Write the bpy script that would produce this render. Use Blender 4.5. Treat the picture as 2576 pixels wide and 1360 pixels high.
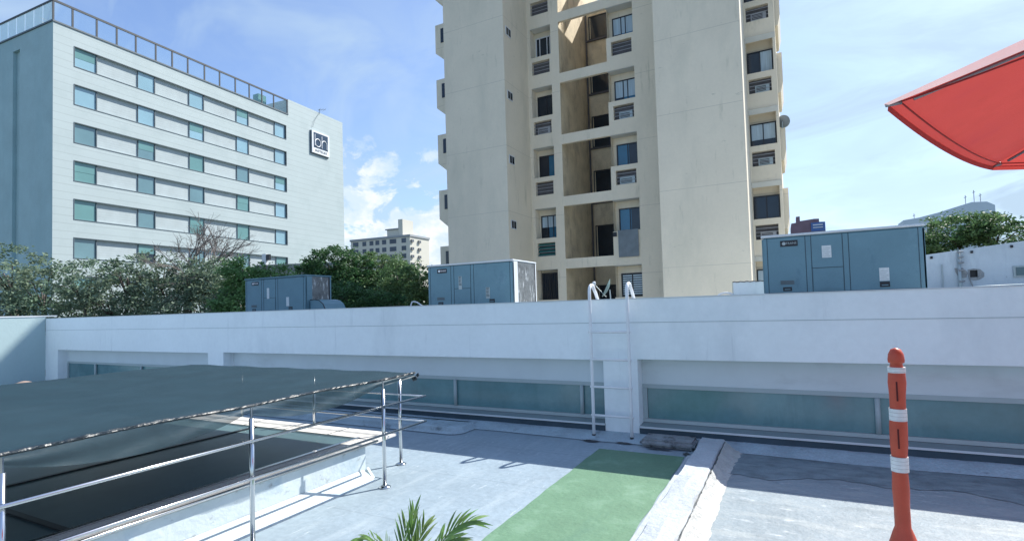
import bpy, bmesh, math, random
import numpy as np
from mathutils import Vector, Matrix
random.seed(7); rng = np.random.default_rng(11)
R = math.radians
S = bpy.context.scene
for o in list(bpy.data.objects): bpy.data.objects.remove(o)
C = S.collection

# ------------------------------------------------------------------ camera
YAW, PITCH, ROLL = R(27.5), math.atan(52/1350), 0.029
f0 = Vector((-math.sin(YAW), math.cos(YAW), 0)); r0 = Vector((math.cos(YAW), math.sin(YAW), 0)); uz = Vector((0, 0, 1))
fw = f0*math.cos(PITCH)+uz*math.sin(PITCH); up = uz*math.cos(PITCH)-f0*math.sin(PITCH)
cr = r0*math.cos(ROLL)-up*math.sin(ROLL); cu = up*math.cos(ROLL)+r0*math.sin(ROLL)
cam = bpy.data.objects.new('camera', bpy.data.cameras.new('camera')); C.objects.link(cam)
cam.matrix_world = Matrix(((cr.x, cu.x, -fw.x, 0), (cr.y, cu.y, -fw.y, 0), (cr.z, cu.z, -fw.z, 1.55), (0, 0, 0, 1)))
cam.data.sensor_width = 36; cam.data.lens = 1350/2576*36; cam.data.shift_y = 42/2576
cam.data.clip_end = 3000; cam.data.clip_start = 0.05
S.camera = cam
S.render.engine = 'CYCLES'
S.view_settings.view_transform = 'Standard'; S.view_settings.look = 'None'
S.view_settings.exposure = 0.7

# ------------------------------------------------------------------ sky and sun
SUN = Vector((.51, .83, 1.0)).normalized()
EL = math.asin(SUN.z); AZ = math.atan2(SUN.x, SUN.y)
W = bpy.data.worlds.new('World'); S.world = W; W.use_nodes = True
nt = W.node_tree; nt.nodes.clear()
def N(t, **k):
    n = nt.nodes.new(t)
    for a, b in k.items(): setattr(n, a, b)
    return n
def Lk(a, b): nt.links.new(a, b)
def math_(op, a, b=None, clamp=False):
    n = N('ShaderNodeMath', operation=op); n.use_clamp = clamp
    for i, v in enumerate((a, b)):
        if v is None: continue
        if isinstance(v, (int, float)): n.inputs[i].default_value = v
        else: Lk(v, n.inputs[i])
    return n.outputs[0]
def mrange(v, a, b, c=0, d=1):
    n = N('ShaderNodeMapRange'); n.interpolation_type = 'SMOOTHSTEP'
    for i, x in enumerate((a, b, c, d)): n.inputs[i+1].default_value = x
    Lk(v, n.inputs[0]); return n.outputs[0]
sky = N('ShaderNodeTexSky', sky_type='NISHITA', sun_disc=False, sun_elevation=EL, sun_rotation=AZ, air_density=1.0, dust_density=1.0, ozone_density=2.0)
tc = N('ShaderNodeTexCoord'); sep = N('ShaderNodeSeparateXYZ'); Lk(tc.outputs['Generated'], sep.inputs[0])
D = tc.outputs['Generated']
def noise(scale, detail, rough, vec=(1, 1, 1), off=(0, 0, 0), dist=0.0):
    m = N('ShaderNodeMapping'); m.inputs['Scale'].default_value = vec; m.inputs['Location'].default_value = off; Lk(D, m.inputs['Vector'])
    n = N('ShaderNodeTexNoise'); n.inputs['Scale'].default_value = scale; n.inputs['Detail'].default_value = detail; n.inputs['Roughness'].default_value = rough
    n.inputs['Distortion'].default_value = dist
    Lk(m.outputs[0], n.inputs['Vector']); return n.outputs['Fac']
def dirdot(v):
    n = N('ShaderNodeVectorMath', operation='DOT_PRODUCT'); Lk(D, n.inputs[0]); n.inputs[1].default_value = Vector(v).normalized(); return n.outputs['Value']
z = sep.outputs['Z']
# heaped cumulus low in the sky, densest in the gap to the north-west
cum = noise(11, 9, .62, (1, 1, 1.5), (3.1, 1.7, .4), .35)
big = noise(4.2, 2, .5, (1, 1, 1.2), (1.2, 5.3, 2.0))
thr = mrange(z, .04, .30, .30, .56)
dens = math_('SUBTRACT', math_('ADD', math_('MULTIPLY', cum, .72), math_('MULTIPLY', big, .28)), thr)
sector = mrange(dirdot((-.62, .78, .1)), .90, .985)
cmask = math_('MULTIPLY', mrange(dens, .0, .07), math_('MULTIPLY', sector, mrange(z, .34, .22)))
# thin high cloud
cir = noise(1.7, 5, .55, (1.0, 2.6, 2.2), (.3, .2, 1.1), .8)
cirm = math_('MULTIPLY', mrange(cir, .38, .70), .72)
glow = mrange(dirdot((.25, .95, .18)), .35, 1.0, 0, .55)      # paler, hazier sky on the sun's side
low = mrange(z, .75, 0.0, .08, .45)
wisp = mrange(noise(2.6, 6, .6, (1, 1.6, 3.2), (4.1, .7, 2.2), 1.2), .35, .70, .45, 1.15)
soft = math_('MAXIMUM', cirm, math_('MULTIPLY', math_('ADD', glow, low, True), wisp, True))
tint = N('ShaderNodeMix', data_type='RGBA', blend_type='MULTIPLY'); tint.inputs[0].default_value = 1
Lk(sky.outputs[0], tint.inputs[6]); tint.inputs[7].default_value = (1.28, 1.40, 1.66, 1)
m1 = N('ShaderNodeMix', data_type='RGBA'); Lk(soft, m1.inputs[0]); Lk(tint.outputs[2], m1.inputs[6]); m1.inputs[7].default_value = (4.1, 5.4, 6.75, 1)
m2 = N('ShaderNodeMix', data_type='RGBA'); Lk(cmask, m2.inputs[0]); Lk(m1.outputs[2], m2.inputs[6])
m3 = N('ShaderNodeMix', data_type='RGBA'); Lk(mrange(noise(17, 6, .6, (1, 1, 1.4), (7, 2, 5)), .38, .62), m3.inputs[0]); m3.inputs[6].default_value = (5.3, 6.4, 7.6, 1); m3.inputs[7].default_value = (7.4, 7.7, 8.1, 1); Lk(m3.outputs[2], m2.inputs[7])
bg = N('ShaderNodeBackground'); Lk(m2.outputs[2], bg.inputs[0]); bg.inputs[1].default_value = 0.086
out = N('ShaderNodeOutputWorld'); Lk(bg.outputs[0], out.inputs[0])
sun = bpy.data.objects.new('sun', bpy.data.lights.new('sun', 'SUN')); C.objects.link(sun)
sun.data.energy = 4.8; sun.data.angle = R(.5); sun.data.color = (1, .965, .90)
sun.rotation_euler = SUN.to_track_quat('Z', 'Y').to_euler()

# ------------------------------------------------------------------ materials
def M(name, col, rough=.7, metal=0., var=.10, scale=2., fine=0., bump=0., bscale=30., stain=None, lines=None, spec=.4, trans=0., stretch=(1, 1, 1), coat=0.):
    """stain=(colour, scale, lo, hi, stretch); lines=(axis, period, width, darkness)"""
    m = bpy.data.materials.new(name); m.use_nodes = True; t = m.node_tree; nd = t.nodes; lk = t.links.new
    p = nd['Principled BSDF']; p.inputs['Roughness'].default_value = rough; p.inputs['Metallic'].default_value = metal
    p.inputs['Specular IOR Level'].default_value = spec; p.inputs['Coat Weight'].default_value = coat
    c = nd.new('ShaderNodeTexCoord'); geo = nd.new('ShaderNodeNewGeometry')
    P = geo.outputs['Position']
    def nz(sc, det, st=(1, 1, 1), ro=.6):
        mp = nd.new('ShaderNodeMapping'); mp.inputs['Scale'].default_value = st; lk(P, mp.inputs['Vector'])
        n = nd.new('ShaderNodeTexNoise'); n.inputs['Scale'].default_value = sc; n.inputs['Detail'].default_value = det; n.inputs['Roughness'].default_value = ro
        lk(mp.outputs[0], n.inputs['Vector']); return n.outputs['Fac']
    def rmp(v, a, b, c0, c1):
        n = nd.new('ShaderNodeMapRange'); n.inputs[1].default_value = a; n.inputs[2].default_value = b; n.inputs[3].default_value = c0; n.inputs[4].default_value = c1
        lk(v, n.inputs[0]); return n.outputs[0]
    def mul(a, b):
        n = nd.new('ShaderNodeMath'); n.operation = 'MULTIPLY'; lk(a, n.inputs[0]); lk(b, n.inputs[1]); return n.outputs[0]
    f = rmp(nz(scale, 6, stretch), .3, .7, 1-var, 1+var)
    if fine: f = mul(f, rmp(nz(scale*18, 4, stretch), .3, .7, 1-fine, 1+fine))
    if lines:
        ax, per, wd, dk = lines
        s = nd.new('ShaderNodeSeparateXYZ'); lk(P, s.inputs[0])
        a = nd.new('ShaderNodeMath'); a.operation = 'PINGPONG'; a.inputs[1].default_value = per/2; lk(s.outputs[ax], a.inputs[0])
        f = mul(f, rmp(a.outputs[0], wd*.5, wd, 1-dk, 1))
    v = nd.new('ShaderNodeVectorMath'); v.operation = 'SCALE'; v.inputs[0].default_value = col; lk(f, v.inputs[3]); colout = v.outputs[0]
    for st in ([stain] if stain and not isinstance(stain, list) else (stain or [])):
        sc_, s2, lo, hi, sv = st
        mx = nd.new('ShaderNodeMix'); mx.data_type = 'RGBA'; lk(rmp(nz(s2, 8, sv, .65), lo, hi, 0, 1), mx.inputs[0]); lk(colout, mx.inputs[6]); mx.inputs[7].default_value = (*sc_, 1); colout = mx.outputs[2]
    lk(colout, p.inputs['Base Color'])
    if bump:
        b = nd.new('ShaderNodeBump'); b.inputs['Strength'].default_value = min(1, bump); b.inputs['Distance'].default_value = .02
        lk(nz(bscale, 5, stretch), b.inputs['Height']); lk(b.outputs[0], p.inputs['Normal'])
    if trans:
        tr = nd.new('ShaderNodeBsdfTranslucent'); lk(colout, tr.inputs[0]); ms = nd.new('ShaderNodeMixShader'); ms.inputs[0].default_value = trans
        lk(p.outputs[0], ms.inputs[1]); lk(tr.outputs[0], ms.inputs[2]); lk(ms.outputs[0], nd['Material Output'].inputs[0])
    return m
def clear_glass(name, col, alpha):
    m = bpy.data.materials.new(name); m.use_nodes = True; t = m.node_tree; nd = t.nodes
    p = nd['Principled BSDF']; p.inputs['Base Color'].default_value = (*col, 1); p.inputs['Roughness'].default_value = .05
    tr = nd.new('ShaderNodeBsdfTransparent'); tr.inputs[0].default_value = (.96, .99, .99, 1); ms = nd.new('ShaderNodeMixShader'); ms.inputs[0].default_value = alpha
    t.links.new(tr.outputs[0], ms.inputs[1]); t.links.new(p.outputs[0], ms.inputs[2]); t.links.new(ms.outputs[0], nd['Material Output'].inputs[0])
    return m
m_white = M('white_wall_paint', (.84, .89, .90), .75, var=.035, scale=.8, fine=.02, bump=.2, bscale=14, stain=[((.66, .71, .73), 1.1, .52, .85, (1, 1, .45)), ((.52, .57, .60), 5.5, .60, .86, (1, 1, .09))])
m_endw = M('sun_dimmed_white_paint', (.37, .48, .49), .75, var=.04, scale=.8, fine=.02, bump=.12, bscale=25)  # same white as the long wall, darkened to hold back direct sun
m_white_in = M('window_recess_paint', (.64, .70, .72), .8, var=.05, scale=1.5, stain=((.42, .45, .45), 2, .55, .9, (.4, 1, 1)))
m_coping = M('pale_coping', (.72, .70, .66), .6, var=.06, scale=2)
m_deck = M('silver_roof_membrane', (.275, .345, .395), .55, lines=(1, 1.06, .010, .14), var=.13, scale=1.1, fine=.10, bump=.35, bscale=9, spec=.35,
           stain=[((.36, .43, .47), 2.2, .52, .74, (2.6, .5, 1)), ((.22, .28, .32), 2.6, .60, .80, (1.2, .6, 1)), ((.50, .57, .60), 9, .62, .70, (3.4, .5, 1)), ((.25, .27, .27), 1.1, .60, .72, (1, 1, 1)), ((.62, .66, .68), 34, .72, .76, (1, 1, 1))])
m_deck2 = M('worn_roof_membrane', (.26, .31, .335), .6, lines=(1, .98, .012, .18), var=.10, scale=2, fine=.10, bump=.6, bscale=12, spec=.3,
            stain=[((.34, .38, .385), 2.4, .50, .66, (.8, 2.4, 1)), ((.19, .23, .25), 2.1, .57, .72, (.5, 2.2, 1)), ((.50, .54, .55), 8, .60, .70, (.5, 2.2, 1)), ((.08, .09, .10), 5, .70, .75, (.8, 2.5, 1))])
m_green = M('green_floor_paint', (.125, .235, .145), .6, var=.10, scale=3, fine=.08, bump=.4, bscale=14, stain=[((.20, .32, .23), 3, .54, .8, (1, 1, 1)), ((.50, .55, .50), 22, .71, .74, (1, 1, 1)), ((.10, .20, .14), 1.6, .58, .8, (2, .6, 1))])
m_curb = M('white_curb_paint', (.42, .46, .49), .7, var=.10, scale=4, fine=.10, bump=.8, bscale=16, stain=((.28, .32, .35), 5, .56, .76, (1, 1, 1)))
m_flash = M('crinkled_bitumen_flashing', (.47, .48, .46), .5, var=.15, scale=8, fine=.15, bump=1., bscale=22, stain=((.42, .44, .45), 7, .55, .7, (1, 1, 1)))
m_upst = M('grey_upstand_membrane', (.36, .45, .50), .6, var=.16, scale=3, fine=.12, bump=.7, bscale=14, stain=((.10, .12, .13), 4, .60, .74, (1, 1, 1)))
m_apron = M('shaded_blue_apron', (.045, .075, .10), .6, var=.2, scale=4)  # membrane under the sill, coloured navy to include the lip's shadow
m_rough = M('dirty_mortar', (.27, .29, .30), .85, var=.25, scale=8, fine=.2, bump=1., bscale=18, stain=((.05, .05, .055), 6, .52, .66, (1, 1, 1)))
m_upst_d = M('damp_stain', (.07, .08, .085), .4, var=.3, scale=12, bump=.4, bscale=20, stain=((.28, .32, .34), 14, .58, .64, (1, 2, 1)))
m_screen = M('dusty_screen_glass', (.16, .19, .21), .3, var=.15, scale=3)
m_slot = M('slot_shadow_plastic', (.10, .012, .01), .6, var=.1)
m_deckshade = M('painted_deck_shade', (.185, .23, .255), .45, var=.3, scale=6, fine=.15, bump=.4, bscale=16, stain=[((.24, .29, .315), 2.6, .50, .60, (.7, 2.6, 1)), ((.40, .45, .47), 7, .66, .70, (.5, 3, 1))])  # darker streaky deck tone that deepens the wall's shade by colour
m_dishg = M('weathered_dish_paint', (.20, .23, .25), .6, var=.1)
m_tar = M('tar_patch', (.06, .065, .07), .6, var=.3, scale=20, bump=1., bscale=40)
m_kerb = M('stained_white_render', (.55, .62, .64), .7, var=.08, scale=3, bump=.35, bscale=12, stain=[((.40, .50, .56), 2.6, .50, .66, (1, .7, .7)), ((.30, .33, .34), 7, .62, .72, (1, 1, 1.6))])
m_steel = M('polished_steel', (.62, .63, .64), .16, metal=1, var=.04, scale=5)
m_alu = M('grey_aluminium', (.36, .42, .43), .4, metal=.3, var=.05, scale=5)
m_winframe = M('window_frame_paint', (.40, .47, .48), .5, var=.05, scale=3)
m_teal = M('frosted_teal_glass', (.115, .24, .262), .16, var=.20, scale=.8, fine=.05, spec=.7, bump=.03, bscale=3, stain=[((.19, .34, .36), .9, .52, .75, (1, 1, .7)), ((.08, .17, .19), 2.5, .56, .8, (1, 1, .15))])
m_sill = M('sill_metal', (.30, .36, .38), .4, metal=.4, var=.1, scale=3)
m_net = M('dark_shade_net', (.014, .038, .052), .75, var=.12, scale=2, fine=.10, bump=.3, bscale=180, spec=.2, stain=((.021, .050, .068), 3, .5, .8, (1, 1, 1)))
m_netgl = M('net_hem_plastic', (.012, .022, .03), .36, var=.3, scale=12, bump=.55, bscale=16, spec=.5)
m_drape = M('hanging_net_fabric', (.03, .06, .075), .55, var=.2, scale=5, bump=.2, bscale=20, spec=.4)
m_darkglass = M('dark_skylight_glass', (.085, .15, .165), .38, var=.2, scale=1.5, spec=.6, bump=.05, bscale=2)
m_orange = M('orange_plastic', (.52, .085, .045), .45, var=.10, scale=9, fine=.05, stain=((.50, .17, .08), 8, .58, .8, (1, 1, .4)))
m_refl = M('reflective_tape', (.72, .74, .74), .35, var=.10, scale=30, lines=(2, .02, .002, .3))
m_redcloth = M('red_canvas', (.60, .080, .068), .8, var=.08, scale=5, bump=.3, bscale=200, trans=.32, stain=((.48, .06, .065), 2.5, .5, .8, (1, 1, 1)))
m_redtape = M('dark_red_binding', (.32, .03, .03), .7, var=.1, scale=8)
m_pinkcloth = M('sunlit_valance', (.62, .45, .45), .8, var=.06, scale=5, trans=.4)  # pale tone puts sun glare into the cloth of one edge
m_greymetal = M('grey_umbrella_arm', (.30, .31, .33), .4, metal=.5, var=.05)
m_ac = M('grey_blue_panel_paint', (.13, .245, .295), .5, var=.07, scale=2.5, fine=.03, bump=.08, bscale=6, stain=[((.18, .30, .36), 2.6, .58, .80, (1, 1, 1)), ((.08, .16, .22), 3.2, .60, .80, (1, 1, .6))])
m_acedge = M('pale_metal_cap', (.62, .66, .68), .45, var=.06, scale=4)
m_accoil = M('condenser_coil', (.17, .185, .19), .45, metal=.5, var=.3, scale=6, fine=.2, bump=.8, bscale=20, stain=((.50, .53, .54), 5, .55, .62, (3, 3, .8)))
m_black = M('black_plastic', (.02, .022, .028), .5, var=.1)
m_seam = M('panel_seam', (.03, .055, .07), .6, var=.1)
m_label = M('paper_label', (.62, .66, .66), .6, var=.08, scale=30)
m_whitepr = M('white_print', (.85, .85, .85), .5, var=.02)
m_apt = M('cream_render', (.79, .70, .55), .85, var=.05, scale=.5, fine=.02, bump=.15, bscale=10, stain=[((.66, .60, .47), .7, .50, .80, (1, 1, .4)), ((.50, .46, .34), 3.5, .60, .80, (1, 1, .15)), ((.36, .33, .24), 2.4, .67, .80, (1, 1, 3.0))], lines=(2, 2.89, .012, .25))
m_aptin = M('shaded_cream_render', (.70, .60, .43), .85, var=.14, scale=1.2, fine=.06, bump=.4, bscale=14, stain=((.34, .28, .19), 1.7, .50, .8, (1, 1, .5)))  # the facade's cream, darkened for the shade deep in the shaft
m_aptwhite = M('pale_soffit_paint', (.62, .62, .58), .8, var=.04, scale=2)
m_frame_dk = M('dark_window_frame', (.018, .02, .025), .4, var=.1)
m_frame_wh = M('white_window_frame', (.68, .70, .72), .5, var=.04)
m_gl_dark = M('dark_window_glass', (.012, .022, .035), .10, var=.25, scale=1.3, spec=.5)
m_gl_blue = M('blue_window_glass', (.025, .14, .24), .12, var=.15, scale=1.0, spec=.6)
m_curtain = M('pale_curtain', (.42, .52, .58), .8, var=.18, scale=6, stretch=(4, 4, .15))
m_louvre = M('brown_grey_grille', (.10, .095, .10), .6, var=.2, scale=4)
m_louvre_l = M('pale_grille_bar', (.33, .34, .36), .5, var=.08)
m_louvre_t = M('teal_louvre', (.03, .14, .13), .35, var=.2, scale=3)
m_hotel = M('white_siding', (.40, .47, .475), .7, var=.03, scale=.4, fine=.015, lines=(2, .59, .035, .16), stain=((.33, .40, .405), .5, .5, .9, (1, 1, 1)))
m_hotel_side = M('grey_render', (.37, .52, .54), .85, var=.08, scale=.5, fine=.04, stain=((.29, .45, .48), .35, .5, .8, (1, 1, .2)))
m_hotel_inf = M('pale_block_infill', (.41, .47, .48), .85, var=.07, scale=1.2, lines=(2, .19, .022, .10))
m_hotel_trim = M('slate_trim', (.10, .13, .15), .5, var=.08)
m_rail = M('dark_railing_paint', (.035, .045, .055), .5, var=.05)
m_gl_teal = M('teal_hotel_glass', (.13, .235, .26), .07, var=.10, scale=.6, spec=.9)
m_gl_teal2 = M('green_hotel_blind', (.13, .27, .265), .15, var=.08, scale=.6, spec=.6)
m_gl_sky = M('bright_hotel_glass', (.24, .40, .47), .05, var=.10, scale=.4, spec=1.)
m_sign_dk = M('navy_sign_face', (.018, .045, .085), .35, var=.05)
m_bark = M('bark', (.13, .11, .095), .9, var=.25, scale=6, bump=.6, bscale=20)
m_twig = M('bare_twig', (.20, .18, .17), .9, var=.2, scale=6)
m_far = M('far_building_render', (.60, .58, .50), .85, var=.03, scale=.1)
m_far_edge = M('far_grey_coping', (.32, .34, .35), .8, var=.05)
m_far_dk = M('far_window', (.06, .08, .11), .3, var=.3, scale=.5)
m_far_ac = M('far_air_conditioner', (.25, .25, .24), .6, var=.2, scale=1)
m_purple = M('purple_brick', (.21, .14, .17), .8, var=.12, scale=.4)
m_bluesign = M('blue_sign_panel', (.06, .14, .36), .4, var=.1, scale=.5)
m_faint = M('faint_far_concrete', (.58, .66, .70), .8, var=.03, scale=.1)
m_rwall = M('streaked_white_wall', (.56, .62, .65), .8, var=.08, scale=1.5, bump=.3, bscale=10, stain=[((.40, .46, .50), 3, .5, .75, (1, 1, .2)), ((.30, .33, .35), 6, .66, .76, (1, 1, .5))])
m_bare = M('exposed_concrete', (.30, .31, .31), .9, var=.2, scale=10, bump=.8, bscale=30)
m_roof = M('grey_roof', (.38, .40, .41), .8, var=.1, scale=.4)
m_ground = M('street_ground', (.10, .11, .10), .9, var=.3, scale=.15, stain=((.06, .09, .04), .05, .5, .6, (1, 1, 1)))
m_terr = M('terracotta', (.30, .22, .18), .8, var=.1, scale=10)
m_dish = M('dish_grey_green', (.12, .20, .20), .5, var=.1)
m_whitepipe = M('white_painted_steel', (.78, .79, .80), .45, var=.05, scale=10, stain=((.25, .20, .16), 14, .70, .76, (1, 1, 1)))
m_cloth = M('white_canvas', (.85, .84, .76), .8, var=.06, scale=3, stretch=(5, 5, .3), trans=.35)
def leafmat(name, a, b, scale=.5, dead=None):
    m = bpy.data.materials.new(name); m.use_nodes = True; t = m.node_tree; nd = t.nodes; lk = t.links.new
    p = nd['Principled BSDF']; p.inputs['Roughness'].default_value = .55; p.inputs['Specular IOR Level'].default_value = .3
    g = nd.new('ShaderNodeNewGeometry')
    n = nd.new('ShaderNodeTexNoise'); n.inputs['Scale'].default_value = scale; n.inputs['Detail'].default_value = 3; lk(g.outputs['Position'], n.inputs['Vector'])
    mr = nd.new('ShaderNodeMapRange'); mr.inputs[1].default_value = .35; mr.inputs[2].default_value = .65; lk(n.outputs['Fac'], mr.inputs[0])
    mx = nd.new('ShaderNodeMix'); mx.data_type = 'RGBA'; mx.inputs[6].default_value = (*a, 1); mx.inputs[7].default_value = (*b, 1); lk(mr.outputs[0], mx.inputs[0])
    hs = nd.new('ShaderNodeHueSaturation'); lk(mx.outputs[2], hs.inputs['Color'])
    r2 = nd.new('ShaderNodeMapRange'); r2.inputs[3].default_value = .6; r2.inputs[4].default_value = 1.5; lk(g.outputs['Random Per Island'], r2.inputs[0]); lk(r2.outputs[0], hs.inputs['Value'])
    c = hs.outputs[0]
    lk(c, p.inputs['Base Color']); tr = nd.new('ShaderNodeBsdfTranslucent'); lk(c, tr.inputs[0]); ms = nd.new('ShaderNodeMixShader'); ms.inputs[0].default_value = .35
    lk(p.outputs[0], ms.inputs[1]); lk(tr.outputs[0], ms.inputs[2]); lk(ms.outputs[0], nd['Material Output'].inputs[0])
    return m
lf_grey = leafmat('hazy_grey_green_leaves', (.115, .185, .125), (.19, .25, .17))  # leaf colour lightened and greyed to stand in for haze
lf_dark = leafmat('dark_green_leaves', (.028, .085, .035), (.075, .16, .06))
lf_mid = leafmat('mid_green_leaves', (.06, .13, .05), (.13, .21, .09))
lf_bright = leafmat('bright_green_leaves', (.08, .18, .06), (.15, .27, .10))
lf_palm = leafmat('palm_leaflet', (.13, .26, .07), (.30, .38, .15), 6)

_t = m_net.node_tree; _p = _t.nodes['Principled BSDF']; _tr = _t.nodes.new('ShaderNodeBsdfTransparent'); _ms = _t.nodes.new('ShaderNodeMixShader'); _ms.inputs[0].default_value = .99
_t.links.new(_tr.outputs[0], _ms.inputs[1]); _t.links.new(_p.outputs[0], _ms.inputs[2]); _t.links.new(_ms.outputs[0], _t.nodes['Material Output'].inputs[0])
_t = m_drape.node_tree; _p = _t.nodes['Principled BSDF']; _tr = _t.nodes.new('ShaderNodeBsdfTransparent'); _ms = _t.nodes.new('ShaderNodeMixShader'); _ms.inputs[0].default_value = .74
_t.links.new(_tr.outputs[0], _ms.inputs[1]); _t.links.new(_p.outputs[0], _ms.inputs[2]); _t.links.new(_ms.outputs[0], _t.nodes['Material Output'].inputs[0])
# ------------------------------------------------------------------ building helpers
ORG = {}
class MB:
    def __init__(s): s.v = []; s.f = []
    def add(s, vs, fs):
        b = len(s.v); s.v += [tuple(x) for x in vs]; s.f += [tuple(i+b for i in f) for f in fs]; return s
    def box(s, x0, x1, y0, y1, z0, z1, fr=None):
        vs = [(x, y, z_) for x in (x0, x1) for y in (y0, y1) for z_ in (z0, z1)]
        if fr: vs = [fr(*v) for v in vs]
        return s.add(vs, [(0, 1, 3, 2), (4, 6, 7, 5), (0, 4, 5, 1), (2, 3, 7, 6), (0, 2, 6, 4), (1, 5, 7, 3)])
    def poly(s, pts, ext=None):
        n = len(pts)
        if ext is None: return s.add(pts, [tuple(range(n))])
        e = Vector(ext); q = [tuple(Vector(p)+e) for p in pts]
        return s.add(list(pts)+q, [tuple(range(n)), tuple(range(2*n-1, n-1, -1))]+[(i, (i+1) % n, n+(i+1) % n, n+i) for i in range(n)])
    def tube(s, pts, r, n=8, cap=True):
        pts = [Vector(p) for p in pts]; rs = r if isinstance(r, (list, tuple)) else [r]*len(pts); b = len(s.v); prev = None
        for i, p in enumerate(pts):
            d = (pts[min(i+1, len(pts)-1)]-pts[max(i-1, 0)]).normalized()
            a = prev if prev is not None else (Vector((0, 0, 1)) if abs(d.z) < .9 else Vector((1, 0, 0)))
            a = (a-d*a.dot(d)).normalized(); prev = a; c = d.cross(a)
            for k in range(n):
                t = 2*math.pi*k/n; s.v.append(tuple(p+(a*math.cos(t)+c*math.sin(t))*rs[i]))
        for i in range(len(pts)-1):
            for k in range(n): s.f.append((b+i*n+k, b+i*n+(k+1) % n, b+(i+1)*n+(k+1) % n, b+(i+1)*n+k))
        if cap: s.f.append(tuple(b+k for k in range(n-1, -1, -1))); s.f.append(tuple(b+(len(pts)-1)*n+k for k in range(n)))
        return s
    def lathe(s, c, prof, n=20):
        b = len(s.v)
        for r_, z_ in prof:
            for k in range(n): t = 2*math.pi*k/n; s.v.append((c[0]+r_*math.cos(t), c[1]+r_*math.sin(t), c[2]+z_))
        for i in range(len(prof)-1):
            for k in range(n): s.f.append((b+i*n+k, b+i*n+(k+1) % n, b+(i+1)*n+(k+1) % n, b+(i+1)*n+k))
        s.f.append(tuple(b+k for k in range(n-1, -1, -1))); s.f.append(tuple(b+(len(prof)-1)*n+k for k in range(n)))
        return s
    def holed(s, fr, u0, u1, z0, z1, holes, depth):
        """sheet fr(u,d,z) at d=0 with rectangular holes and reveals; hole=(u0,u1,z0,z1[,depth])"""
        us = sorted({u0, u1, *[h[0] for h in holes], *[h[1] for h in holes]}); zs = sorted({z0, z1, *[h[2] for h in holes], *[h[3] for h in holes]})
        us = [u for u in us if u0 <= u <= u1]; zs = [q for q in zs if z0 <= q <= z1]
        def hd(i, j):
            if i < 0 or j < 0 or i >= len(us)-1 or j >= len(zs)-1: return None
            u = (us[i]+us[i+1])/2; q = (zs[j]+zs[j+1])/2
            for h in holes:
                if h[0] < u < h[1] and h[2] < q < h[3]: return h[4] if len(h) > 4 else depth
            return 0
        for i in range(len(us)-1):
            for j in range(len(zs)-1):
                a, b, c, d = us[i], us[i+1], zs[j], zs[j+1]; h0 = hd(i, j)
                if h0 == 0: s.add([fr(a, 0, c), fr(b, 0, c), fr(b, 0, d), fr(a, 0, d)], [(0, 1, 2, 3)])
                else:
                    for (ii, jj, p, q) in ((i-1, j, (a, c), (a, d)), (i+1, j, (b, c), (b, d)), (i, j-1, (a, c), (b, c)), (i, j+1, (a, d), (b, d))):
                        o = hd(ii, jj)
                        if o is None: o = 0
                        if o < h0: s.add([fr(p[0], o, p[1]), fr(q[0], o, q[1]), fr(q[0], h0, q[1]), fr(p[0], h0, p[1])], [(0, 1, 2, 3)])
        return s
def nm(o, label=None, cat=None, group=None, kind=None):
    for k, v in (('label', label), ('category', cat), ('group', group), ('kind', kind)):
        if v: o[k] = v
    return o
def thing(name, loc, label, cat, group=None):
    o = bpy.data.objects.new(name, None); C.objects.link(o); o.location = loc; o.empty_display_size = .2; ORG[o] = Vector(loc)
    return nm(o, label, cat, group)
def obj(name, mb, mat, parent=None, smooth=False, bevel=0, seg=2, label=None, cat=None, group=None, kind=None, recalc=True):
    a = np.array(mb.v, dtype=float); lo = a.min(0); hi = a.max(0); c = Vector(((lo[0]+hi[0])/2, (lo[1]+hi[1])/2, lo[2]))
    me = bpy.data.meshes.new(name); me.from_pydata([tuple(r_) for r_ in (a-np.array(c))], [], mb.f); me.materials.append(mat)
    if recalc or bevel:
        bm = bmesh.new(); bm.from_mesh(me)
        if bevel:
            bmesh.ops.remove_doubles(bm, verts=bm.verts, dist=1e-5)
            bmesh.ops.bevel(bm, geom=[e for e in bm.edges if len(e.link_faces) == 2 and e.calc_face_angle(0) > .5], offset=bevel, segments=seg, affect='EDGES')
        bmesh.ops.recalc_face_normals(bm, faces=bm.faces); bm.to_mesh(me); bm.free()
    if smooth:
        for p in me.polygons: p.use_smooth = True
    o = bpy.data.objects.new(name, me); C.objects.link(o); ORG[o] = c
    if parent is not None: o.parent = parent; o.location = c-ORG[parent]
    else: o.location = c
    return nm(o, label, cat, group, kind)
def bx(*a, fr=None): return MB().box(*a, fr=fr)
def copy_tree(o, delta=Vector((0, 0, 0)), parent=None):
    c = o.copy(); C.objects.link(c)
    if parent is None: c.location = o.location+delta
    else: c.parent = parent
    for ch in o.children: copy_tree(ch, parent=c)
    return c
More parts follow.
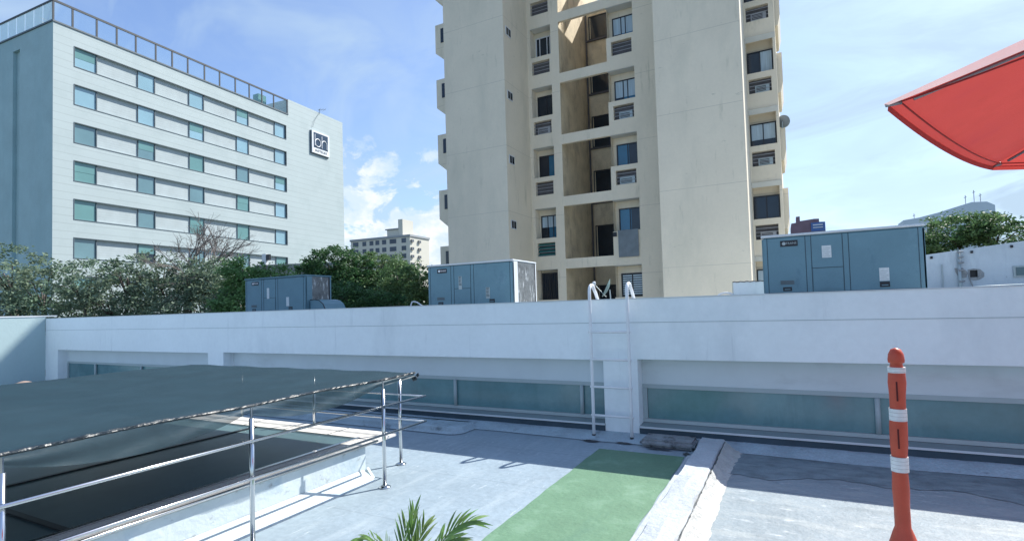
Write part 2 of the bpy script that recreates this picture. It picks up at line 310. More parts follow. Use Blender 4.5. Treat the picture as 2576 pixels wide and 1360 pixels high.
def text_mesh(name, body, mat, parent, origin, ux, uy, size, spacing=1.0, label=None):
    cu_ = bpy.data.curves.new(name, 'FONT'); cu_.body = body; cu_.size = size; cu_.extrude = .004*size/.1; cu_.space_character = spacing; cu_.align_x = 'CENTER'; cu_.align_y = 'CENTER'
    t = bpy.data.objects.new(name+'_src', cu_); C.objects.link(t); bpy.context.view_layer.update()
    me = bpy.data.meshes.new_from_object(t.evaluated_get(bpy.context.evaluated_depsgraph_get())); bpy.data.objects.remove(t)
    ux = Vector(ux).normalized(); uy = Vector(uy).normalized(); uw = ux.cross(uy)
    mw = Matrix(((ux.x, uy.x, uw.x, 0), (ux.y, uy.y, uw.y, 0), (ux.z, uy.z, uw.z, 0), (0, 0, 0, 1))); me.transform(mw)
    me.materials.clear(); me.materials.append(mat)
    o = bpy.data.objects.new(name, me); C.objects.link(o); o.parent = parent; o.location = Vector(origin)-ORG[parent]; ORG[o] = Vector(origin)
    return o

GZ = -7.0
# ================================================================== SETTING
obj('ground', bx(-900, 900, -400, 1200, GZ-1, GZ), m_ground, kind='structure')
# rooftop we look across
dk = MB().box(-15.75, -.79, -1.5, 6.4, -.3, 0); obj('roof_deck', dk, m_deck, kind='structure')
obj('roof_deck_right', bx(-.79, 7, -1.5, 6.4, -.3, .002), m_deck2, kind='structure')
g = MB(); n = 40; L_ = []; R_ = []
for i in range(n+1):
    y = 1.2+(5.62-1.2)*i/n; L_.append((-1.92+.004*math.sin(y*7)+.003*math.sin(y*19)+.015*(5.6-y)/4, y, .006)); R_.append((-1.02+.006*math.sin(y*11), y, .006))
for i in range(n): g.add([L_[i], R_[i], R_[i+1], L_[i+1]], [(0, 1, 2, 3)])
obj('painted_walkway', g, m_green, kind='structure')

rr = random.Random(31); pts = []
for i in range(60): a = 2*math.pi*i/60; q = rr.uniform(.45, 1.15); pts.append((.30+.26*math.cos(a)*q, 3.80+.14*math.sin(a)*q, .006))
obj('damp_patch', MB().add(pts+[(.30, 3.80, .006)], [(i, (i+1) % 60, 60) for i in range(60)]), m_upst_d, kind='structure')

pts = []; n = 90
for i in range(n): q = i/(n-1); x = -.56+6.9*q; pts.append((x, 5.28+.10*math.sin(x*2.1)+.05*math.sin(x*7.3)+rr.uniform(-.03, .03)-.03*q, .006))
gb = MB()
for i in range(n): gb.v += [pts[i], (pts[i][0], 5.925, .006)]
gb.f = [(2*i, 2*i+2, 2*i+3, 2*i+1) for i in range(n-1)]; obj('shaded_roof_margin', gb, m_deckshade, kind='structure')  # strip added at the wall's foot, painting extra shade onto the deck
# ------------------------------------------------------------------ curb between the two roof surfaces
t = thing('roof_curb', (-.8, 3.5, 0), 'low white painted curb with crinkled flashing running across the roof beside the green strip', 'curb')
def crumple(mb, amp, lock=None):
    rr = random.Random(5); mb.v = [(x+rr.uniform(-amp, amp), y+rr.uniform(-amp, amp), z_+rr.uniform(-amp, amp)*.8) for x, y, z_ in mb.v]; return mb
cb = MB(); n = 46; prof = [(-.945, .0), (-.925, .085), (-.905, .118), (-.80, .122), (-.70, .118), (-.685, .10), (-.68, .0)]
for i in range(n+1):
    y = .8+(6.02-.8)*i/n
    cb.v += [(x+.006*math.sin(y*9+j), y, z_+(.006*math.sin(y*6+j*2) if z_ > 0 else 0)) for j, (x, z_) in enumerate(prof)]
k = len(prof)
for i in range(n):
    for j in range(k-1): cb.f.append((i*k+j, i*k+j+1, (i+1)*k+j+1, (i+1)*k+j))
cb.f.append(tuple(range(k))); cb.f.append(tuple(n*k+j for j in range(k)))
obj('curb_body', cb, m_curb, t, smooth=False)
fl = MB(); ny, nx = 90, 9; rr = random.Random(3)
for i in range(ny+1):
    y = .8+(5.98-.8)*i/ny
    for j in range(nx+1):
        q = j/nx; x = -.674+(.12+.05*max(0, (y-5.2)/.8))*q+(.005*math.sin(y*13+j) if j > 5 else 0); z_ = .104*(1-q)**1.8+.004+rr.uniform(-.006, .006)*math.sin(math.pi*min(1, q+.1))+.003*math.sin(y*40+j)*(q < .9)
        fl.v.append((x+rr.uniform(-.007, .007), y, max(.0045, z_) if j < nx else .004))
for i in range(ny):
    for j in range(nx): fl.f.append((i*(nx+1)+j, i*(nx+1)+j+1, (i+1)*(nx+1)+j+1, (i+1)*(nx+1)+j))
obj('flashing', fl, m_flash, t, smooth=True)
obj('joint', MB().tube([(-.677+.003*math.sin(i*2.1), .8+5.15*i/60, .108+.002*math.sin(i)) for i in range(61)], .0045, 5), m_upst_d, t)
s_ = MB(); s_.box(-.985, -.948, .8, 5.55, .001, .045); obj('side_fillet', s_, m_curb, t)

# ------------------------------------------------------------------ long white building with the window band
YW = 6.2
t = thing('white_building', (-4, 8, GZ), 'long low white rooftop building with a band of teal windows, behind the ladder', 'building')
holes = [(-15.17, -9.58, .12, .885), (-9.14, -2.03, .12, .90), (-1.62, 6.5, .12, .915)]
w = MB(); w.holed(lambda u, d, z_: (u, YW+d, z_), -15.75, 7, -.2, 1.612, holes, .2)
w.poly([(-15.75, YW, 1.612), (7, YW, 1.612), (7, YW+.22, 1.612), (-15.75, YW+.22, 1.612)])
w.poly([(-15.75, YW+.22, 1.612), (7, YW+.22, 1.612), (7, YW+.22, 1.5), (-15.75, YW+.22, 1.5)])
obj('wall', w, m_white, t)
obj('groove_strip', bx(-15.7, 7, YW-.0035, YW-.001, 1.337, 1.343), m_winframe, t)
obj('parapet_cap', bx(-15.76, 7.01, YW-.008, YW+.23, 1.613, 1.622), m_acedge, t)
obj('roof_slab', bx(-15.75, 7, YW+.23, 15, 1.3, 1.545), m_roof, t)
obj('lower_wall', bx(-15.75, 7, YW+.24, 14.9, GZ, 1.29), m_white, t)
for (a, b, mull) in ((-15.17, -9.58, (-13.9, -12.09, -10.3)), (-9.14, -2.03, (-8.05, -6.16, -4.27, -2.38)), (-1.62, 6.5, (.70, 2.9, 5.1))):
    zt = .56; y = YW+.2
    obj('recess_panel', bx(a-.02, b+.02, y-.002, y+.03, zt+.04, 1.0), m_white_in, t)
    f_ = obj('window', bx(a, b, y-.012, y+.02, zt, zt+.045), m_winframe, t)
    fr_ = MB().box(a, b, y-.03, y+.02, .165, .205); fr_.box(a+.001, a+.055, y-.02, y+.02, .206, zt-.001); fr_.box(b-.055, b-.001, y-.02, y+.02, .206, zt-.001)
    obj('frame', fr_, m_winframe, f_)
    xs = [a+.055]+list(mull)+[b-.055]
    for x in mull: obj('mullion', MB().tube([(x, y-.02, .206), (x, y-.02, zt-.001)], .024, 10), m_winframe, f_, smooth=True)
    for i in range(len(xs)-1): obj('pane', bx(xs[i]+.002, xs[i+1]-.002, y+.004, y+.016, .206, zt-.001), m_teal, f_)
    sl = MB().poly([(a, y+.02, .164), (a, YW-.02, .150), (a, YW-.02, .138), (a, y+.02, .139)], (b-a, 0, 0)); obj('sill', sl, m_sill, f_)
    obj('shaded_apron', bx(a, b, YW-.010, YW-.001, .055, .131), m_apron, f_); obj('sill_lip', bx(a, b, YW-.027, YW-.021, .132, .153), m_acedge, f_)
t2 = thing('roof_upstand', (-6, 6.1, 0), 'grey membrane upstand with tar patches along the foot of the white wall', 'upstand')
up_ = MB(); n = 150; rr = random.Random(8)
prof = lambda x: [(6.199, .066), (6.17, .062+.004*math.sin(x*5)), (6.10, .050), (6.01, .028), (5.94-.02*math.sin(x*2.3), .007)]
for i in range(n+1):
    x = -15.7+(22.6)*i/n
    for (y, z_) in prof(x): up_.v.append((x, y+rr.uniform(-.004, .004)*(y < 6.19), z_+rr.uniform(-.003, .003)*(z_ > .02)))
for i in range(n):
    for j in range(4): up_.f.append((i*5+j, i*5+j+1, (i+1)*5+j+1, (i+1)*5+j))
obj('membrane', up_, m_upst, t2, smooth=True)
for (cx, cy, rx, ry, sd) in ((-1.75, 5.93, .20, .10, 1), (-2.12, 5.90, .22, .09, 2), (-1.30, 5.80, .26, .05, 3), (-1.02, 5.72, .07, .12, 4)):
    rr = random.Random(sd); pts = [(cx+rx*.62*math.cos(a)*rr.uniform(.35, 1.15), cy+ry*.6*math.sin(a)*rr.uniform(.35, 1.15), .0095) for a in np.linspace(0, 6.28, 26)[:-1]]
    cen = (cx, cy, .016); mb = MB().add(pts+[cen], [(i, (i+1) % 25, 25) for i in range(25)]); obj('tar_patch', mb, m_tar, t2)
db = MB(); db.box(-1.54, -.965, 5.84, 6.185, .008, .088); obj('rough_block', db, m_rough, t2, bevel=.03, seg=3)
# rounded membrane-covered pad on the deck, left of the ladder
pd = MB(); n = 40; ring = []
def padring(inset, z_):
    pts = []; x1 = -3.75-inset; y0 = 5.62+inset; y1 = 5.99; x0 = -15.6
    pts.append((x0, y0, z_))
    for i in range(9): a = -math.pi/2+math.pi/2*i/8; pts.append((x1-.18+(.18)*math.cos(a), y0+.18+.18*math.sin(a), z_))
    pts.append((x1, y1, z_)); pts.append((x0, y1, z_)); return pts
rings = [padring(-.05, .008), padring(-.02, .035), padring(0, .075), padring(.03, .088), padring(.07, .078)]
k = len(rings[0])
for r_ in rings: pd.v += r_
for i in range(len(rings)-1):
    for j in range(k): pd.f.append((i*k+j, i*k+(j+1) % k, (i+1)*k+(j+1) % k, (i+1)*k+j))
pd.f.append(tuple(4*k+j for j in range(k)))
obj('membrane_pad', pd, m_upst, smooth=False, label='raised grey membrane ledge with a rounded end left of the ladder', cat='ledge')

# end wall on the far left, turning toward us
t = thing('end_wall', (-15.85, 3, 0), 'white wall at the far left turning toward the camera, half sunlit and half in shadow', 'wall')
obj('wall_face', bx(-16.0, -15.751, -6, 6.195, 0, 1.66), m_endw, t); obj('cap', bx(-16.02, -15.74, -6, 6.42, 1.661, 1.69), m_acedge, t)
v = MB().lathe((-13.3, 4.9, 0), [(.09, 0), (.09, .27), (.17, .29), (.18, .32), (.14, .37), (.06, .40), (.01, .41)], 16)
obj('roof_vent', v, m_terr, smooth=True, label='small brownish mushroom vent by the foot of the far left wall', cat='vent')

# pipe cable hook conduit on the parapet
# ------------------------------------------------------------------ ladder
t = thing('roof_ladder', (-1.9, 6.05, 0), 'white painted steel ladder with hooped tops standing against the white wall', 'ladder')
for x, dx in ((-2.125, 0), (-1.675, 0)):
    hp = [(x, 6.05, 0)]+[(x, 6.06, q) for q in (.4, .9, 1.4, 1.68)]+[(x, 6.06+.09-.09*math.cos(a), 1.71+.085*math.sin(a)) for a in np.linspace(.3, 2.7, 8)]+[(x+.0, 6.29, 1.70), (x, 6.36, 1.62), (x, 6.385, 1.585)]
    obj('stile', MB().tube(hp, .0195, 10), m_whitepipe, t, smooth=True)
    obj('foot', MB().lathe((x, 6.05, 0.001), [(.05, 0), (.045, .012), (.024, .03), (.021, .05)], 10), m_tar, t)
for z_ in (.27, .60, .92, 1.24):
    obj('rung', MB().tube([(-2.15, 6.055, z_), (-1.65, 6.055, z_-.004)], .0145, 8), m_whitepipe, t, smooth=True)

# ------------------------------------------------------------------ skylight kerb
t = thing('skylight', (-5.2, 2.5, 0), 'low rendered skylight box with pale coping and dark glass under the shade net', 'skylight')
kb = MB(); kb.box(-6.9, -3.62, -1.2, 3.87, .001, .288); obj('kerb_wall', kb, m_kerb, t)
cp = MB(); cp.box(-3.80, -3.60, -1.25, 4.0, .295, .322); cp.box(-6.95, -3.60, 4.0, 4.30, .295, .3225); cp.box(-6.95, -6.8, -1.25, 3.999, .295, .322)
obj('coping', cp, m_coping, t, bevel=.004)
fl2 = MB().tube([(-3.585, -1.2, .315), (-3.585, 4.0, .315)], .012, 8); obj('coping_trim', fl2, m_steel, t, smooth=True)
obj('metal_flashing', bx(-3.84, -3.802, -1.2, 4.0, .300, .330), m_steel, t)
tl = MB()
for x in (-6.2, -5.55, -4.9, -4.25): tl.box(x, x+.012, 4.002, 4.298, .3226, .3245)
tl.box(-6.9, -3.7, 4.14, 4.148, .3227, .3243); obj('tile_joints', tl, m_seam, t)
obj('glass', bx(-6.8, -3.842, -1.2, 3.998, .300, .312), m_darkglass, t)
obj('glazing_bar', bx(-5.35, -5.31, -1.2, 3.99, .3125, .322), m_frame_dk, t)
obj('glazing_bar', bx(-6.79, -3.85, 1.60, 1.64, .3126, .3222), m_frame_dk, t)
st = MB(); st.poly([(-3.60, -1.2, .002), (-3.46, -1.2, .002), (-3.615, -1.2, .085)], (0, 5.03, 0)); obj('base_fillet', st, m_kerb, t)
st = MB(); st.poly([(-3.615, 3.875, .002), (-3.54, 3.875, .002), (-3.615, 3.875, .09)], (0, .03, 0)); obj('corner_gusset', st, m_kerb, t)

# ------------------------------------------------------------------ railing and shade net
t = thing('guard_railing', (-3.26, 2.5, 0), 'polished steel tube railing with two rails running round the skylight', 'railing')
for (x, y) in ((-3.26, -.18), (-3.26, 1.12), (-3.26, 2.41), (-3.26, 3.72), (-3.585, 4.34), (-4.85, 4.38), (-6.1, 4.38)):
    p = obj('post', MB().tube([(x, y, .001), (x, y, .86)], .0165, 14), m_steel, t, smooth=True)
    obj('base_flange', MB().lathe((x, y, .0012), [(.052, 0), (.052, .008), (.036, .016), (.018, .022)], 18), m_steel, p, smooth=True)
    obj('bracket', MB().tube([(x, y, .858), (x, y, .93 if y < 4 else .885)], .008, 6), m_steel, p)
for z_ in (.715, .47):
    xr = -3.26+.028
    obj('rail', MB().tube([(xr, -1.3, z_), (xr, 4.30, z_)], .0105, 12), m_steel, t, smooth=True)
    obj('rail', MB().tube([(xr-.013, 4.30, z_-.004), (-7.2, 4.30, z_-.004)], .007, 8), m_steel, t, smooth=True)
t = thing('shade_net', (-5.1, 2, .93), 'dark shade net stretched flat over the railing above the skylight, with a bunched hem', 'shade net')
sn = MB(); nx, ny = 40, 50
for i in range(nx+1):
    for j in range(ny+1):
        q, s2 = i/nx, j/ny; x = -6.95+(3.62)*q; y = -1.6+(5.87)*s2
        sag = -.035*math.sin(math.pi*q)*math.sin(math.pi*s2)+.004*math.sin(x*9+y*4)
        sn.v.append((x, y, .94+sag+(.006*math.sin(y*4.85-.9) if i == nx else 0)))
for i in range(nx):
    for j in range(ny): a = i*(ny+1)+j; sn.f.append((a, a+ny+1, a+ny+2, a+1))
obj('net', sn, m_net, t, smooth=True)
hm = MB(); ny = 220; rr = random.Random(2); pr = 8
for j in range(ny+1):
    y = -1.6+5.87*j/ny
    for k in range(pr):
        a = 2*math.pi*k/pr; r_ = .011+rr.uniform(-.002, .003)
        hm.v.append((-3.335+r_*math.cos(a)*1.1, y, .935+.005*math.sin(y*4.85-.9)+r_*math.sin(a)))
for j in range(ny):
    for k in range(pr): hm.f.append((j*pr+k, j*pr+(k+1) % pr, (j+1)*pr+(k+1) % pr, (j+1)*pr+k))
obj('hem', hm, m_netgl, t)
dr = MB(); ny = 200; nz_ = 8
for j in range(ny+1):
    y = -1.6+5.85*j/ny; ph = ((y-1.12) % 1.3)/1.3; drop = .035+.115*math.sin(math.pi*ph)**.8
    if y > 3.72: drop = .03+.03*(4.25-y)
    for k in range(nz_+1):
        q = k/nz_; dr.v.append((-3.322+.010*math.sin(math.pi*q)*math.sin(y*5+k*.5)+.003*math.sin(y*23+k*.8)*q, y, .928+.005*math.sin(y*4.85-.9)-drop*q))
for j in range(ny):
    for k in range(nz_): a = j*(nz_+1)+k; dr.f.append((a, a+1, a+nz_+2, a+nz_+1))
obj('valance', dr, m_drape, t, smooth=True)
kn = MB(); rr = random.Random(4)
for q in range(7): c = Vector((-3.325+rr.uniform(-.02, .02), 4.27+rr.uniform(-.02, .02), .90+rr.uniform(-.035, .03))); kn.tube([c+Vector((0, 0, -.02)), c, c+Vector((.008, 0, .02))], [.004, .017, .004], 7)
obj('knot', kn, m_netgl, t, smooth=True)

# ------------------------------------------------------------------ marker post
t = thing('marker_post', (.45, 3.55, 0), 'orange plastic traffic post with three white reflective bands on a flared base', 'traffic post')
px = lambda z_: .487-.006*math.sin(z_*3.5); py = 3.60
prof = [(.16, .003), (.155, .02), (.125, .10), (.085, .20), (.058, .27), (.045, .30), (.044, .42), (.048, .50), (.044, .59), (.043, .68), (.049, .74), (.050, .84), (.045, .93), (.044, .95), (.045, 1.01), (.051, 1.08), (.046, 1.15), (.036, 1.17), (.034, 1.185), (.045, 1.19), (.047, 1.205), (.043, 1.235), (.028, 1.262), (.004, 1.27)]
bd = MB(); n = 26; b = 0
for r_, z_ in prof:
    for k in range(n): a = 2*math.pi*k/n; bd.v.append((px(z_)+r_*.84*math.cos(a), py+r_*.84*math.sin(a), z_))
for i in range(len(prof)-1):
    for k in range(n): bd.f.append((i*n+k, i*n+(k+1) % n, (i+1)*n+(k+1) % n, (i+1)*n+k))
obj('body', bd, m_orange, t, smooth=True)
for z0, z1 in ((.60, .68), (.875, .94), (1.135, 1.165)):
    obj('reflective_band', MB().lathe((px((z0+z1)/2), py, z0), [(.0415, 0), (.0415, z1-z0)], 26), m_refl, t)
for z0, z1 in ((.73, .835), (.985, 1.09)):
    sl = MB(); v0 = Vector((px(z0), py, 0)); d = Vector((-.487, -3.6, 0)).normalized(); sd = Vector((-d.y, d.x, 0))
    pts = [v0+d*.0435+sd*(-.004)+Vector((0, 0, z_)) for z_ in (z0, z1)]+[v0+d*.0435+sd*.004+Vector((0, 0, z_)) for z_ in (z1, z0)]
    sl.poly(pts, d*.001-d*.012); obj('slot', sl, m_slot, t)

# ------------------------------------------------------------------ umbrella
t = thing('patio_umbrella', (2.17, 2.8, 0), 'large red canvas patio umbrella, its corner hanging in at the top right', 'umbrella')
cen = Vector((2.17, 2.80, 2.33)); rad = 1.8; ap = cen+Vector((0, 0, .62)); cor = []
a1 = math.atan2(2.63-2.80, .38-2.17)
for i in range(6): a = a1-i*math.pi/3; cor.append(cen+Vector((math.cos(a)*rad, math.sin(a)*rad, 0)))
cn = MB()
for i in range(6):
    A_, B_ = cor[i], cor[(i+1) % 6]; ns, nr = 14, 12; base = len(cn.v)
    for u in range(nr+1):
        q = u/nr
        for s2 in range(ns+1):
            w_ = s2/ns; e = A_.lerp(B_, w_); bow = 4*w_*(1-w_)
            p = ap.lerp(e, q); p = p+(cen-p).normalized()*0+Vector((0, 0, -(.045 if i != 5 else .026)*bow*q)); inn = (cen-e); inn.z = 0; p += inn.normalized()*(.0*bow*q*q)
            cn.v.append(tuple(p))
    for u in range(nr):
        for s2 in range(ns): a = base+u*(ns+1)+s2; cn.f.append((a, a+1, a+ns+2, a+ns+1))
obj('canopy', cn, m_redcloth, t, smooth=True)
for i in range(6):
    A_, B_ = cor[i], cor[(i+1) % 6]; vl = MB(); ns = 16
    for s2 in range(ns+1):
        w_ = s2/ns; e = A_.lerp(B_, w_); bow = 4*w_*(1-w_); inn = (cen-e); inn.z = 0; p = e+Vector((0, 0, -(.045 if i != 5 else .026)*bow))
        hgt = .028 if i != 5 else .012+.045*min(1, 3*w_, 3*(1-w_))
        for q in (0, 1): vl.v.append(tuple((p+Vector((0, 0, .004-hgt*q))+inn.normalized()*.004*(1-q)) if i != 5 else (e+Vector((0, 0, .004*min(1, 4*w_)+.002))-inn.normalized()*.012 if q else p+Vector((0, 0, -.004))-inn.normalized()*.006)))
    for s2 in range(ns): vl.f.append((2*s2, 2*s2+1, 2*s2+3, 2*s2+2))
    obj('valance', vl, m_redcloth if i != 5 else m_pinkcloth, t, smooth=True)
    sm = MB()
    pts = []
    for s2 in range(ns+1):
        w_ = s2/ns; e = A_.lerp(B_, w_); bow = 4*w_*(1-w_); inn = (cen-e); inn.z = 0; pts.append(e+inn.normalized()*.045+Vector((0, 0, -.045*bow+.006)))
    sm.tube(pts, .0035, 5); obj('seam', sm, m_redtape, t)
    rb = MB(); d = (ap-cor[i]); rb.tube([cor[i]+d*.05+Vector((0, 0, -.02)), cor[i]+d*.9+Vector((0, 0, -.05))], .008, 8); obj('rib', rb, m_greymetal, t, smooth=True)
    tp = MB(); q = cor[i]; tp.tube([q-d.normalized()*.006, q+d.normalized()*.05+Vector((0, 0, -.010))], [.007, .012], 8); obj('rib_cap', tp, m_greymetal, t, smooth=True)
obj('pole', MB().tube([(2.17, 2.8, .08), (2.17, 2.8, 2.96)], .025, 14), m_greymetal, t, smooth=True)
obj('base', MB().lathe((2.17, 2.8, .003), [(.30, 0), (.30, .05), (.10, .08), (.04, .14)], 24), m_greymetal, t, smooth=True)

# ------------------------------------------------------------------ palm in a pot at the bottom edge
t = thing('potted_palm', (-1.45, 1.85, 0), 'green areca palm whose frond tips rise at the bottom edge of the roof', 'palm')
obj('pot', MB().lathe((-1.45, 1.80, .003), [(.13, 0), (.17, .22), (.18, .24), (.16, .24), (.15, .20)], 20), m_terr, t, smooth=True)
rr = random.Random(21)
fronds = [((-1.575, 1.93, .60), .06, .0, .16), ((-1.545, 1.95, .665), .05, .3, .15), ((-1.50, 1.96, .60), .10, .5, .15), ((-1.33, 2.06, .585), .26, .9, .17), ((-1.38, 2.02, .52), .22, .4, .16), ((-1.67, 1.90, .52), .10, -.4, .13), ((-1.83, 1.93, .475), .30, -.7, .12), ((-1.30, 1.98, .44), .25, 1.0, .14)]
for tip, bend, tw, LL in fronds:
    tip = Vector(tip)-Vector((0, 0, .03)); b0 = Vector((-1.52+rr.uniform(-.03, .03), 1.80+rr.uniform(-.03, .03), .2)); pts = []
    for i in range(17):
        q = i/16; p = b0.lerp(tip, q); p.z += bend*.5*math.sin(math.pi*q*.9); pts.append(p)
    fo = obj('frond', MB().tube(pts, [.005*(1-.8*i/16) for i in range(17)], 5), lf_palm, t)
    lf = MB()
    for i in range(7, 17):
        p = pts[i]; d = (pts[min(i+1, 16)]-pts[i-1]).normalized(); sd = d.cross(Vector((math.sin(tw), math.cos(tw)*.3, 1))).normalized()
        for sg in (-1, 1):
            ln = LL*(1-.45*abs(i-11)/6)*rr.uniform(.8, 1.2); o = (sd*sg*rr.uniform(.28, .5)+d+Vector((0, 0, rr.uniform(.0, .35)))).normalized(); wd = o.cross(Vector((.3, 1, .2))).normalized()*.0075; seq = []
            for h in range(6):
                u = h/5; c = p+o*ln*u+Vector((0, 0, -.55*ln*u*u*(.25+bend)+.0)); w_ = wd*(math.sin(math.pi*min(.98, u*.85+.12)))
                seq.append((c-w_, c+w_))
            b = len(lf.v)
            for a_, c_ in seq: lf.v += [tuple(a_), tuple(c_)]
            lf.f += [(b+2*h, b+2*h+1, b+2*h+3, b+2*h+2) for h in range(5)]
    obj('leaflets', lf, lf_palm, fo, recalc=False)

# ------------------------------------------------------------------ rooftop air conditioners
def ac(name, x0, y0, L, Wd, H, z0, label, logo='full', end='pale'):
    t = thing(name, (x0+L/2, y0+Wd/2, z0), label, 'air conditioner', 'packaged air conditioners on the white roof')
    x1 = x0+L; zt = z0+H
    obj('cabinet', bx(x0, x1, y0, y0+Wd, z0+.06, zt-.03), m_ac, t, bevel=.03, seg=3, smooth=False)
    obj('top_cover', bx(x0-.012, x1+.012, y0-.012, y0+Wd+.012, zt-.035, zt), m_acedge if end != 'shaded' else m_ac, t, bevel=.012, seg=3)  # leftmost unit's cap takes the panel colour, painting in the tower's shade
    br = MB().box(x0+.01, x1-.01, y0+.02, y0+Wd-.02, z0, z0+.058); obj('base_rail', br, m_ac, t)
    yf = y0-.0015; sc = L/2.07
    X = lambda a: x0+a*sc; Z = lambda a: z0+a*H/.98
    sm = MB()
    for a in (.075, .60, .676, 1.084, 1.16, 1.996): sm.box(X(a)-.004, X(a)+.004, yf-.002, yf+.02, z0+.07, zt-.05)
    sm.box(X(.68), X(1.08), yf-.0022, yf+.02, Z(.44)-.004, Z(.44)+.004); sm.box(X(.08), X(1.99), yf-.0024, yf+.02, z0+.085, z0+.089)
    obj('panel_seams', sm, m_seam, t)
    obj('access_panel', bx(X(.69), X(1.075), yf-.006, yf+.01, Z(.115), Z(.425)), m_ac, t, bevel=.003)
    for a, b, c, d in ((.824, .942, .12, .196), (1.519, 1.638, .12, .195), (.272, .393, .11, .17)):
        h_ = obj('handle', bx(X(a), X(b), yf-.004, yf+.01, Z(c), Z(d)), m_black, t)
        obj('grip', bx(X(a)+.02, X(b)-.02, yf-.012, yf-.005, Z(c)+.02, Z(c)+.034), m_ac, h_)
    gr = MB()
    for i in range(4): gr.box(X(.24), X(.43), yf-.004-.002*i*0, yf+.01, Z(.212+.016*i), Z(.220+.016*i))
    obj('vent_louvre', gr, m_louvre if end != 'x' else m_seam, t)
    if end == 'labels':
        for a, b, c, d in ((.815, .938, .585, .765), (1.518, 1.637, .207, .393)): 
            l_ = obj('sticker', bx(X(a), X(b), yf-.0035, yf+.01, Z(c), Z(d)), m_label, t)
            tx = MB(); 
            for i in range(5): tx.box(X(a)+.012, X(b)-.014-.02*(i % 2), yf-.0052, yf-.0036, Z(c)+.02+.03*i, Z(c)+.026+.03*i)
            obj('print', tx, m_alu, l_)
    else:
        for a, b, c, d in ((.79, .87, .42, .70), (1.44, 1.53, .21, .44)):
            l_ = obj('sticker', bx(X(a), X(b), yf-.0035, yf+.01, Z(c), Z(d)), m_alu if end == 'pale' else m_label, t)
            if end == 'pale':
                tx = MB(); rr = random.Random(3)
                for i in range(7): tx.box(X(a)+.008, X(b)-.008-rr.uniform(0, .03), yf-.0052, yf-.0036, Z(d)-.02-.03*i, Z(d)-.006-.03*i)
                obj('print', tx, m_seam, l_)
    lg = obj('badge', bx(X(.26), X(.50), yf-.005, yf+.01, Z(.79), Z(.88)), m_black, t)
    cx, cz = X(.26)+.05*sc, Z(.835); rg = []
    obj('emblem', MB().poly([(cx+.026*math.cos(a), yf-.0052, cz+.026*math.sin(a)) for a in np.linspace(0, 6.283, 17)[:-1]], (0, -.003, 0)), m_whitepr if end != 'labels' else m_alu, lg)
    text_mesh('lettering', 'TRANE', m_whitepr if end != 'labels' else m_alu, lg, (X(.41), yf-.0056, cz), (1, 0, 0), (0, 0, 1), .048*sc)
    ms = MB()
    for q in (.33, .80): ms.box(x0+L*q-.09, x0+L*q+.09, y0+.012, y0+.03, z0+.01, z0+.048)
    obj('fork_pocket', ms, m_black, t)
    # coil end on the right-hand side
    xe = x1+.0015; em = m_acedge if end == 'pale' else m_ac
    obj('corner_post', bx(xe-.03, xe+.004, y0+.03, y0+.20, z0+.062, zt-.04), em, t)
    obj('corner_post', bx(xe-.03, xe+.0041, y0+Wd-.06, y0+Wd-.02, z0+.062, zt-.04), em, t)
    obj('coil', bx(xe-.03, xe+.001, y0+.20, y0+Wd-.11, z0+.075, zt-.05), m_accoil, t)
    obj('coil_gap', bx(xe-.03, xe+.0014, y0+Wd-.11, y0+Wd-.061, z0+.075, zt-.05), m_black, t)
    return t
ac('rooftop_air_conditioner', -13.28, 9.65, 2.36, .86, 1.00, 1.55, 'grey blue rooftop air conditioner furthest left, with a curved duct hood on its right', end='shaded')
ac('rooftop_air_conditioner', -7.27, 9.85, 2.18, 1.13, 1.01, 1.55, 'grey blue rooftop air conditioner in the middle with a white cap and bright corner post')
ac('rooftop_air_conditioner', -.39, 9.40, 2.09, 1.15, 1.00, 1.575, 'largest grey blue rooftop air conditioner, at the right, with two white stickers', end='labels')
# duct hood beside the left unit
dh = MB(); pts = [(-10.88, 9.72, 1.55), (-10.88, 9.72, 1.86)]
prof = [(0, .0), (0, .35), (.16, .36), (.32, .33), (.45, .24), (.53, .10), (.55, 0)]
dh.poly([(-10.88+a, 9.75, 1.55+b) for a, b in prof], (0, .7, 0)); t = thing('duct_hood', (-10.6, 10, 1.55), 'grey curved sheet metal duct hood right of the leftmost air conditioner', 'duct')
obj('hood', dh, m_ac, t); obj('rim', MB().tube([(-10.88+a, 9.745, 1.55+b) for a, b in prof[1:]], .012, 6), m_frame_dk, t)
# hoops of further roof ladders
for x, w_, y, lab in ((-8.66, .42, 11., 'small white pipe hoop on the roof left of the middle air conditioner'), (-1.28, .27, 11., 'small white pipe hoop on the roof left of the white block')):
    pts = [(x, y, 1.545), (x, y, 1.70), (x+.04, y, 1.775), (x+.10, y, 1.785), (x+.2, y, 1.76), (x+w_, y, 1.63), (x+w_+.1, y, 1.56)]
    if x > -2: pts = [(x, y, 1.545)]+[(x+.16-.16*math.cos(a), y, 1.62+.10*math.sin(a)) for a in np.linspace(0, 3.14, 10)]+[(x+.32, y, 1.545)]
    obj('pipe_hoop', MB().tube(pts, .018, 8), m_whitepipe, smooth=True, label=lab, cat='pipe hoop', group='white pipe hoops on the roof')
t = thing('roof_block', (-.6, 11.2, 1.55), 'low white rendered block on the roof left of the largest air conditioner', 'block')
obj('block', bx(-.985, -.30, 11.0, 11.5, 1.546, 1.915), m_white, t, bevel=.01)
bc = MB().tube([(-.99+.68*i/20, 10.996, 1.917+.006*math.sin(i*1.9)) for i in range(21)], .009, 5); obj('black_cable', bc, m_black, t)
obj('corner_strip', bx(-.998, -.988, 10.99, 11.0, 1.55, 1.91), m_alu, t)

